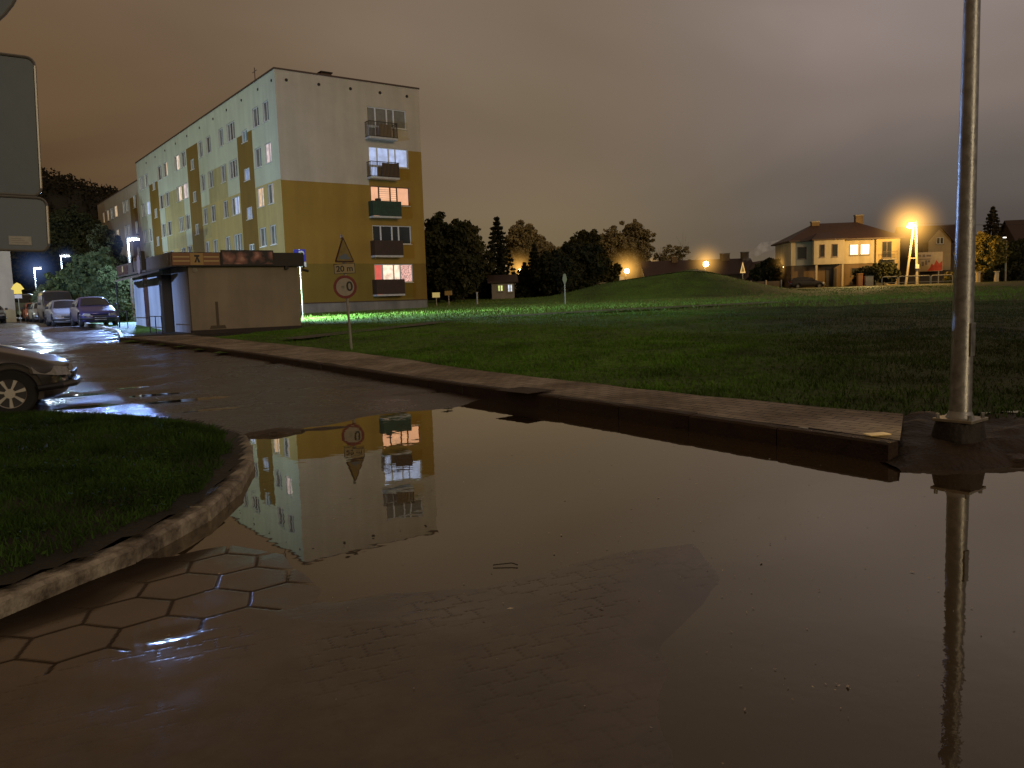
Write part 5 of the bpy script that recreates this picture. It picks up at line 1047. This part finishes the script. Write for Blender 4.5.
    for s in (-1, 1):
        wb = B_[4]; yb = s*(wb*.94+.006); zb = B_[2]+.055; yt = s*(B_[5]+.055); zt = B_[3]-.115
        xm = (xf+xr)/2 + (.1 if kind != 'van' else -.2)
        for (a, b, nm) in ((A_[0]-.22, xm+.04, 'side_window'), (xm-.04, xr+.12, 'side_window')):
            topa = min(a, B_[0]-.05)
            q = MB(); q.add([(a,yb,zb),(b,yb,zb),(b,yt,zt),(topa,yt,zt)] if s < 0 else [(topa,yt,zt),(b,yt,zt),(b,yb,zb),(a,yb,zb)], [(0,1,2,3)], M_GLS); q.build(nm, t)
            if kind == 'van': break
        q = MB(); mx_ = A_[0]-.30 if kind != 'van' else .85
        q.box((mx_-.08, s*(wb+.02) if s > 0 else -(wb+.19), zb-.03), (mx_+.05, s*(wb+.19) if s > 0 else -(wb+.02), zb+.12), paint if detail > 1 else M_TRIM); q.build('mirror', t, bevel=.03)
    for x in wx:
        for s in (-1, 1):
            yy = s*(hw-.11); q = MB(); 
            prof = [(wr_*.62,-.09),(wr_*.93,-.10),(wr_,-.07),(wr_,.07),(wr_*.93,.10),(wr_*.62,.09)]; vs = []; nn = 36
            for k in range(nn):
                a = 2*PI*k/nn
                for r_, d in prof: vs.append((x+math.cos(a)*r_, yy+d, wr_+math.sin(a)*r_))
            m_ = len(prof); fs = [(k*m_+i, k*m_+(i+1)%m_, ((k+1)%nn)*m_+(i+1)%m_, ((k+1)%nn)*m_+i) for k in range(nn) for i in range(m_)]
            q.add(vs, fs, M_TYRE); wl_ = MB(); wl_.box((0,0,0),(0,0,0), M_TYRE) if 0 else None
            wo = q.build('wheel', t, smooth=True)
            q = MB(); q.disc((x,yy+s*.02,wr_), wr_*.64, .05, M_TRIM, 'Y', 32)
            yo = yy + s*.075
            for k in range(nn):
                a, b = 2*PI*k/nn, 2*PI*(k+1)/nn
                q.add([(x+math.cos(v_)*r_, yo+(0 if r_ > wr_*.6 else -s*.02), wr_+math.sin(v_)*r_) for v_, r_ in ((a,wr_*.66),(b,wr_*.66),(b,wr_*.585),(a,wr_*.585))], [(0,1,2,3)], M_RIMC)
            for k in range(rimk):
                a = 2*PI*k/rimk+.25; da = .30; r1, r2 = wr_*.17, wr_*.6
                q.add([(x+math.cos(v_)*r_, yo-s*(.012+dd), wr_+math.sin(v_)*r_) for v_, r_, dd in ((a-da*.7,r1,0),(a+da*.7,r1,0),(a+da*.42,r2,0),(a-da*.42,r2,0),(a-da*.7,r1,.03),(a+da*.7,r1,.03),(a+da*.42,r2,.03),(a-da*.42,r2,.03))], [(0,1,2,3),(7,6,5,4),(0,4,5,1),(1,5,6,2),(2,6,7,3),(3,7,4,0)], M_RIMC)
            q.disc((x,yo-s*.01,wr_), wr_*.2, .03, M_RIMC, 'Y', 18); q.build('rim', wo)
    nx = ST[0][0]
    for s in (-1, 1):
        y0, y1 = sorted((s*.40, s*(ST[1][4]-.03))); z0 = ST[0][2]-.10+.02; z1 = ST[1][2]-.005; q = MB(); xo = nx-.02
        if kind == 'van': z0, z1 = .78, 1.0
        c = [(xo-.02, s*.40, z0+.01), (xo-.17, s*(ST[1][4]*.93), z0+.03), (xo-.42, s*(ST[2][4]*.985), z0+.075), (xo-.44, s*(ST[2][4]*.95), z1+.02), (xo-.20, s*(ST[1][4]*.84), z1+.012), (xo-.075, s*.42, z1-.015)]
        cc = Vector((nx-1.0, 0, (z0+z1)/2)); out_ = [Vector(p)+((Vector(p)-cc).normalized()*.028) for p in c]
        q.add(out_ + [Vector(p)-(Vector(p)-cc).normalized()*.05 for p in c], [(0,1,4,5),(1,2,3,4)]+[(i,(i+1)%6,(i+1)%6+6,i+6) for i in range(6)], M_HL); q.build('headlight', t)
    q = MB(); zg = ST[0][2]; q.box((nx-.03,-.34,zg-.10),(nx+.012,.34,zg-.03), M_TRIM); q.build('grille', t, bevel=.01)
    q = MB(); q.box((nx+.002,-.26,zg-.25),(nx+.03,.26,zg-.14), M_PLATE); q.build('number_plate', t)
    q = MB(); q.tube([(nx-.40,-ST[2][4]-.02,.36),(nx-.13,-.70,.37),(nx+.0,-.36,.37),(nx+.02,0,.37),(nx+.0,.36,.37),(nx-.13,.70,.37),(nx-.40,ST[2][4]+.02,.36)], [.035,.045,.05,.05,.05,.045,.035], M_TRIM, 8); q.build('bumper_strip', t)
    for s in (-1, 1):
        xx = ST[-1][0]; q = MB(); q.box((xx-.02, min(s*.55,s*.78), .72), (xx+.16, max(s*.55,s*.78), .92), mat('red_tail_lens', (.25,.01,.008), .25)); q.build('tail_light', t, bevel=.02)
        q = MB(); q.tube([(A_[0]-.30, s*(B_[4]*1.018), .25), (xr+.5, s*(B_[4]*1.018), .25)], .012, M_TRIM, 6); q.build('sill_trim', t)
    return t
HD = R(-54.5); GC = 'cars parked nose to tail along the street'
Z = lambda x, y: ground(x, y)+.0
make_car('parked_car', 'silver grey hatchback with alloy wheels, cut off by the left edge behind the kerbed grass', car_paint('warm_grey_paint', (.05,.042,.034)), 'hatch', 2, (-8.02,10.62,-.05), R(25), rimk=7)
cars = [(-19.6,38.4,'hatch',(.045,.04,.13),'dark violet blue hatchback, nearest of the parked row facing the camera'),
        (-23.3,42.8,'hatch',(.30,.31,.34),'silver hatchback tucked behind the violet blue car'),
        (-25.6,46.9,'wagon',(.03,.03,.035),'dark estate car with pale windscreen, third in the parked row'),
        (-28.6,51.6,'van',(.05,.05,.075),'tall dark van with a white lit roof edge in the parked row'),
        (-32.1,56.2,'hatch',(.36,.37,.40),'pale silver hatchback just left of the tall van'),
        (-35.2,60.6,'hatch',(.35,.08,.03),'orange red car squeezed between silver hatchback and greenish van'),
        (-38.9,65.4,'van',(.16,.24,.20),'pale greenish van near the far end of the parked row'),
        (-35.5,55.8,'wagon',(.012,.012,.014),'black car at the left edge, farthest left in the row')]
for i, (x, y, k, c, lb) in enumerate(cars): make_car('parked_van' if k == 'van' else 'parked_car', lb, car_paint('car_paint_%d' % i, c), k, 1, (x,y,ground(x,y)-.02), HD, GC).scale = (.95,.93,.95)
make_car('parked_car', 'dark car with bright lamp parked in the drive before the cream house', car_paint('black_paint', (.03,.025,.02)), 'wagon', 1, (38.0,104,1.2), R(-8))

# ================================================================== TREES
def leafmat(name, c1, c2, scale=.8): return mat(name, c1, .7, col2=c2, scale=scale, spec=.2)
M_BARK = mat('bark', (.05,.035,.022), .85, var=.4, scale=6)
_lf = 0
LF = dict(dark=leafmat('dark_leaves', (.040,.042,.016), (.014,.016,.007)), mid=leafmat('mid_leaves', (.075,.07,.025), (.028,.028,.010)), hazy=leafmat('pale_hazy_leaves', (.30,.24,.12), (.17,.135,.07)), lit=leafmat('lit_green_leaves', (.12,.17,.08), (.04,.06,.03)), con=leafmat('conifer_needles', (.030,.030,.013), (.012,.013,.006)), sodium_lit=leafmat('sodium_lit_leaves', (.28,.22,.05), (.12,.09,.02)))  # yellow, lit and hazy leaf colours have lamplight and haze mixed in
def leaves(name, C, rad, per, size, m, parent, flat=.75):
    n = len(C)*per; c = np.repeat(C, per, 0); rr = np.repeat(rad, per); d = rng.normal(0, 1, (n,3)); d /= np.linalg.norm(d, axis=1)[:,None]; p = c + d*(rr*rng.uniform(.25,1,n)**.6)[:,None]*np.array([1,1,flat])
    a = rng.normal(0, 1, (n,3)); a /= np.linalg.norm(a, axis=1)[:,None]; b = np.cross(a, rng.normal(0, 1, (n,3))); b /= np.linalg.norm(b, axis=1)[:,None]; s = size*rng.uniform(.5,1.4,n)[:,None]
    v = np.stack([p-a*s, p-b*s*.6, p+a*s, p+b*s*.6], 1).reshape(-1,3); return npmesh(name, v, np.arange(4*n).reshape(-1,4), m, parent)
def tree(name, label, px, py, h, wdt, m, kind='round', leaf=.28, dens=1., group=None, trunk=.35, bare=0., lean=0.):
    z = ground(px, py); t = thing(name, label, 'tree' if h > 2.6 else 'shrub', (px,py,z), random.uniform(0,6) if not lean else 0, group); r = wdt/2; mb = MB()
    if kind == 'conifer':
        mb.tube([(0,0,-.3),(0,0,h*.96)], [h*.02,.03], M_BARK, 7); C = []; Rr = []
        lv = int(9+h*1.1)
        for i in range(lv):
            f = i/(lv-1); zc = h*(.10+.88*f); rad = r*(1-f)**.85*random.uniform(.8,1.12)+.08; nb = max(4, int(5+8*(1-f)))
            for k in range(nb):
                a = 2*PI*(k+random.random()*.6)/nb
                for q in (.35,.65,1.): C.append((math.cos(a)*rad*q, math.sin(a)*rad*q, zc-rad*.28*q)); Rr.append(max(.12, (h/lv)*.42*(1.2-q*.5)))
        C = np.array(C); Rr = np.array(Rr); per = max(5, int(11*dens))
    else:
        base = h*trunk*.6; mb.tube([(0,0,-.3),(.05*h*random.uniform(-1,1)*.3,0,base),(0,0,h*.55)], [h*.028+.03, h*.02+.02, h*.008+.01], M_BARK, 8); nl = int(10+h*.9); C = []; Rr = []; ecc = []
        for k in range(nl):
            a = random.uniform(0, 2*PI); f = random.uniform(.12, 1); zr = random.uniform(-1, 1); rr_ = r*(1-zr*zr)**.5*random.uniform(.5,.95) if kind == 'round' else r*random.uniform(.3,1)*(1-.6*max(0,zr))
            e = Vector((math.cos(a)*rr_, math.sin(a)*rr_, h*(trunk+(1-trunk)*(.5+.42*zr)))); s0 = Vector((0,0,h*random.uniform(trunk*.5,.5))); mdl = s0.lerp(e, .5)+Vector((0,0,-.04*h+random.uniform(-.03,.05)*h)); mb.tube([s0, mdl, e], [h*.010+.01, h*.006+.008, .008], M_BARK, 5, cap=False)
            ecc.append(e); nc = 3 if bare else 12
            for q in range(nc): C.append(tuple(e+Vector((random.gauss(0,1),random.gauss(0,1),random.gauss(0,.8)))*r*.22)); Rr.append(r*random.uniform(.07,.19))
            for q in range(1 if bare else 2): C.append(tuple(mdl.lerp(e, random.random()))); Rr.append(r*random.uniform(.10,.2))
            if bare:
                for q in range(5): e2 = e+Vector((random.gauss(0,1),random.gauss(0,1),abs(random.gauss(0,1))))*r*.3; mb.tube([mdl.lerp(e, random.uniform(.4,1)), e2], [.02,.008], M_BARK, 4, cap=False)
        C = np.array(C); Rr = np.array(Rr); per = int(min(70, max(5, (r*.14/leaf)**2*30*dens)))
    if kind != 'conifer' and not bare:
        k_ = max(6, int(len(C)*.22)); u = rng.normal(0, 1, (k_,3)); u /= np.linalg.norm(u, axis=1)[:,None]; u = u*(rng.uniform(.2,1,k_)**.5)[:,None]
        C = np.concatenate([C, np.stack([u[:,0]*r*.72, u[:,1]*r*.72, h*(trunk+(1-trunk)*.5)+u[:,2]*h*(1-trunk)*.40], -1)]); Rr = np.concatenate([Rr, np.full(k_, r*.30)])
    if kind != 'conifer': cc_ = np.array([0,0,h*(trunk+(1-trunk)*.5)]); sc_ = np.array([r, r, h*(1-trunk)*.52]); dn = np.linalg.norm((C-cc_)/sc_, axis=1); lim = .84+.20*np.sin(C[:,0]*1.4+C[:,2]*1.1+px)*np.sin(C[:,1]*1.3+C[:,2]*1.9)+rng.uniform(-.12,.10,len(C)); f_ = np.minimum(1, lim/np.maximum(dn, 1e-3)); C = cc_+(C-cc_)*f_[:,None]
    mb.build('trunk', t); leaves('crown', C, Rr, per, leaf, m, t); return t
def X(px, Y): return (px-512)/811.5*Y
GT = 'trees beyond the field'
tree('broadleaf_tree', 'big dark broadleaf tree touching the right edge of the apartment gable', X(441,78), 78, 7.9, 7.2, LF['dark'], 'round', .22, 1.3, GT, trunk=.12)
tree('broadleaf_tree', 'tall ragged tree with leafy top second from the apartment gable', X(466,84), 84, 8.3, 6.6, LF['mid'], 'round', .22, .9, GT, trunk=.1)
tree('broadleaf_tree', 'low dark tree filling the gap left of the pointed conifer', X(455,76), 76, 4.6, 6.5, LF['dark'], 'round', .2, 1.2, GT, trunk=.05)
tree('conifer_tree', 'tall pointed dark conifer left of the dome shaped tree', X(502,88), 88, 8.6, 4.6, LF['con'], 'conifer', .2, 1.2, GT)
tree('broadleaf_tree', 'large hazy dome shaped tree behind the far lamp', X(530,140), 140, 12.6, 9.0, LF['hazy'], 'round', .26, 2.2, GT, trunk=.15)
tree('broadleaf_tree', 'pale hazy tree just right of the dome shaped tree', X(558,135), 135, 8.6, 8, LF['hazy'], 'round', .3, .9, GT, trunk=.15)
tree('conifer_tree', 'small narrow conifer right of the far lamp', X(538,92), 92, 5.8, 2.6, LF['con'], 'conifer', .17, 1.2, GT)
tree('conifer_tree', 'shorter conifer left of the small narrow one', X(528,88), 88, 3.7, 2.0, LF['con'], 'conifer', .16, 1.2, GT)
tree('broadleaf_tree', 'dark bushy tree behind the slim grey field sign', X(557,86), 86, 4.6, 6.2, LF['dark'], 'round', .2, 1.3, GT, trunk=.05)
tree('broadleaf_tree', 'dark broad tree in the middle of the tree line', X(583,90), 90, 6.0, 6.4, LF['dark'], 'round', .2, 1.2, GT, trunk=.08)
tree('broadleaf_tree', 'mid brown tree rising above the middle of the tree line', X(586,110), 110, 8.8, 6.4, LF['mid'], 'round', .24, .9, GT, trunk=.12)
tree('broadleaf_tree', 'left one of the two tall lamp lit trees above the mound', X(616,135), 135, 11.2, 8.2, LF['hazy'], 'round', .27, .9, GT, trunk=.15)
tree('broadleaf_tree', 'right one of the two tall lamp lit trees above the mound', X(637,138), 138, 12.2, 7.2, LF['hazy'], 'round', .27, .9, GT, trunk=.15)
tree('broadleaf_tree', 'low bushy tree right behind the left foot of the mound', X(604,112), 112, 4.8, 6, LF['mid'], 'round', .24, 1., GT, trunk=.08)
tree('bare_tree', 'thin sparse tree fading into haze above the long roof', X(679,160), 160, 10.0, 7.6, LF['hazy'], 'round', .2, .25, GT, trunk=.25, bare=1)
tree('bare_tree', 'faint thin tree between the tall lit trees and the sparse hazy tree', X(661,150), 150, 7.6, 5, LF['hazy'], 'round', .2, .3, GT, trunk=.25, bare=1)
tree('broadleaf_tree', 'dark round bushy tree left of the cream house lamp', X(771,112), 112, 3.9, 5.2, LF['dark'], 'round', .2, 1.2, GT, trunk=.05)
tree('hedge_shrub', 'dark dense shrub against the right corner of the cream house', X(884,103), 103, 2.7, 4.4, LF['dark'], 'round', .18, 1.3, 'shrubs along the cream house', trunk=.05)
tree('hedge_shrub', 'lower dark shrub under the house balcony', X(866,101), 101, 2.3, 3.8, LF['dark'], 'round', .16, 1.3, 'shrubs along the cream house', trunk=.05)
tree('round_bush', 'small round yellow lit bush at the right end of the barriers', X(950,96), 96, 1.35, 1.5, LF['sodium_lit'], 'round', .09, 1.3, trunk=.05)
tree('broadleaf_tree', 'leafy tree yellow lit by the sodium lamp, right of the big lamp column', X(982,103), 103, 5.9, 6.6, LF['sodium_lit'], 'round', .2, 1.2, GT, trunk=.22)
tree('conifer_tree', 'tall hazy conifer behind the yellow lit tree', X(991,150), 150, 13.6, 8.5, leafmat('hazy_needles', (.075,.06,.035), (.035,.028,.017)), 'conifer', .28, 1., GT)
tree('broadleaf_tree', 'dark brown round tree behind the hoarding', X(927,150), 150, 8.6, 9, LF['mid'], 'round', .28, 1.2, GT, trunk=.08)
tree('broadleaf_tree', 'dark brown wide tree left of the galvanised column top of the tree line', X(947,155), 155, 9.0, 9.5, LF['mid'], 'round', .28, 1.2, GT, trunk=.08)
tree('broadleaf_tree', 'dark low tree behind the cream house gable at right', X(905,150), 150, 7.4, 9, LF['mid'], 'round', .28, 1.1, GT, trunk=.08)
tree('broadleaf_tree', 'dark mass of a tree at the far right edge', X(1012,130), 130, 6.8, 8.5, LF['dark'], 'round', .26, 1.2, GT, trunk=.08)
GB = 'lamp lit bushes behind the parked cars'
tree('street_tree', 'slender tree with teal lit leaves left of the apartment block, dark branches', X(98,56), 56, 4.9, 4.2, LF['lit'], 'round', .15, .75, GB, trunk=.2)
tree('street_tree', 'dense teal lit bush close to the shop', X(119,50), 50, 3.4, 2.6, LF['lit'], 'round', .12, .9, GB, trunk=.1)
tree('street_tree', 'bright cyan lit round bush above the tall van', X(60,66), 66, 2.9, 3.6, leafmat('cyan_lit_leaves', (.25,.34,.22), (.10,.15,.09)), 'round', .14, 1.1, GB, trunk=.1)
tree('street_tree', 'teal lit bush between the cyan bush and the slender tree', X(80,60), 60, 3.9, 3.6, LF['lit'], 'round', .14, .9, GB, trunk=.1)
tree('street_tree', 'tall dark tree hiding the far end of the apartment block', X(115,84), 84, 8.6, 4.0, LF['dark'], 'round', .2, .8, GB, trunk=.3)
tree('street_tree', 'wide black tree crown above the street lamps', X(86,98), 98, 12.2, 7.6, LF['dark'], 'round', .2, 1.3, GB, trunk=.35)
tree('street_tree', 'dark tree behind the leftmost cool lamp', X(48,120), 120, 10.6, 11, LF['dark'], 'round', .24, 1.2, GB, trunk=.1)
tree('street_tree', 'dark tree at the far left edge behind the white wall', X(14,120), 120, 10.0, 11, LF['dark'], 'round', .24, 1.2, GB, trunk=.1)
# wooded hill on the left and low wooded rise behind the houses
def hill(name, cx, cy, rx, ry, h, m):
    xs_ = np.linspace(-1.05, 1.05, 60); XX, YY = np.meshgrid(xs_, xs_); rr = np.hypot(XX, YY); ZZ = h*np.clip(1-rr**2, -.05, 1)**.8*1.0 if False else h*np.maximum(np.cos(np.clip(rr, 0, 1.05)*PI/2), -.05); ZZ = ZZ*(1+.25*(vnoise(XX*50+99, YY*50+99, 13, 51)-.5))
    v = np.stack([XX*rx+cx, YY*ry+cy, ZZ+.5], -1).reshape(-1,3); n = 60; i = np.arange(n*n).reshape(n,n); f = np.stack([i[:-1,:-1], i[:-1,1:], i[1:,1:], i[1:,:-1]], -1).reshape(-1,4)
    o = npmesh(name, v, f, m, smooth=True); tag(o, kind='structure'); return v
M_HILL = mat('dark_hill', (.018,.017,.009), .9, var=.5, scale=.05)
hv = hill('hill', -122, 215, 62, 45, 33, M_HILL)
hv2 = hill('hill', 165, 300, 80, 40, 15, M_HILL)
sel = hv[(hv[:,2] > 4)]; sel = sel[rng.permutation(len(sel))[:1500]]
wd = leaves('hillside_wood', sel+np.array([0,0,1.3])*rng.uniform(.3,1.6,(len(sel),1)), rng.uniform(1.2,2.8,len(sel)), 34, .42, leafmat('wood_leaves', (.030,.024,.010), (.010,.009,.005), .1), None); tag(wd, 'dark wooded hillside behind the far end of the apartment block', 'wood', kind='stuff')
sel = hv2[(hv2[:,2] > 3)]; sel = sel[rng.permutation(len(sel))[:900]]
wd = leaves('hillside_wood', sel+np.array([0,0,1.0])*rng.uniform(.3,1.6,(len(sel),1)), rng.uniform(1.5,3.2,len(sel)), 24, .55, MATS['mid_leaves'], None); tag(wd, 'low dark wood on the rise behind the houses at the right', 'wood', kind='stuff')
# dense undergrowth line between field and far trees (nobody could count it)
def belt(x0, x1, y, h, n): return np.stack([rng.uniform(x0, x1, n), y+rng.uniform(-2, 2, n), 1.0+rng.uniform(0, 1, n)**1.4*h], -1)
C = np.concatenate([belt(X(432,92), X(492,92), 92, 2.6, 260), belt(X(520,96), X(600,96), 96, 2.9, 330), belt(X(755,116), X(785,116), 116, 2.0, 90), belt(X(955,112), X(1040,112), 112, 2.2, 160)])
ug = leaves('undergrowth', C, rng.uniform(.5,1.1,len(C)), 40, .17, LF['dark'], None); tag(ug, 'dark hedge and scrub filling the foot of the far tree line', 'undergrowth', kind='stuff')
C = np.stack([rng.uniform(-44,-22,400), np.zeros(400), np.zeros(400)], -1); C[:,1] = 44+(-22-C[:,0])*1.42+rng.normal(3.2,1.0,400); C[:,2] = .6+rng.uniform(0,1.3,400)
ug = leaves('undergrowth', C, rng.uniform(.3,.7,400), 45, .10, LF['lit'], None); tag(ug, 'teal lit low hedge along the street behind the parked cars', 'undergrowth', kind='stuff')
# chimney smoke drifting right from the far roofs
m = bpy.data.materials.new('chimney_smoke'); m.use_nodes = True; nt = m.node_tree; N = nt.nodes; L = nt.links; N.remove(N['Principled BSDF'])
tc = N.new('ShaderNodeTexCoord'); n = N.new('ShaderNodeTexNoise'); n.inputs['Scale'].default_value = .7; n.inputs['Detail'].default_value = 3; L.new(tc.outputs['Object'], n.inputs['Vector'])
mr = N.new('ShaderNodeMapRange'); mr.inputs['From Min'].default_value = .40; mr.inputs['From Max'].default_value = .75; mr.inputs['To Min'].default_value = 0; mr.inputs['To Max'].default_value = .30; L.new(n.outputs['Fac'], mr.inputs['Value'])
pv_ = N.new('ShaderNodeVolumePrincipled'); pv_.inputs['Color'].default_value = (.9,.85,.8,1); L.new(mr.outputs[0], pv_.inputs['Density']); pv_.inputs['Emission Color'].default_value = (.26,.21,.17,1); L.new(mr.outputs[0], pv_.inputs['Emission Strength']); L.new(pv_.outputs[0], N['Material Output'].inputs['Volume'])
bm = bmesh.new(); q = MB(); q.tube([(0,0,0),(1.2,0,.8),(2.4,0,1.9),(4.2,.1,2.6),(6.0,.2,3.7),(8.4,.3,4.0),(10.5,.3,4.9)], [.15,.4,.75,.85,1.1,.9,.2], m, 12); o = q.build('chimney_smoke'); o.location = (33.6,120,4.6); o.scale = (.62,.7,.75); tag(o, 'thin pale smoke drifting right from the chimney of the long dark house', 'smoke', kind='stuff')

SC.render.engine = 'CYCLES'; SC.view_settings.view_transform = 'Standard'; SC.view_settings.look = 'None'; SC.view_settings.exposure = 0; SC.view_settings.gamma = 1
SC.cycles.use_denoising = True; SC.cycles.max_bounces = 8; SC.cycles.transparent_max_bounces = 12; SC.cycles.sample_clamp_indirect = 3; SC.cycles.sample_clamp_direct = 0; SC.cycles.caustics_reflective = False; SC.cycles.caustics_refractive = False
SC.cycles.volume_step_rate = 2
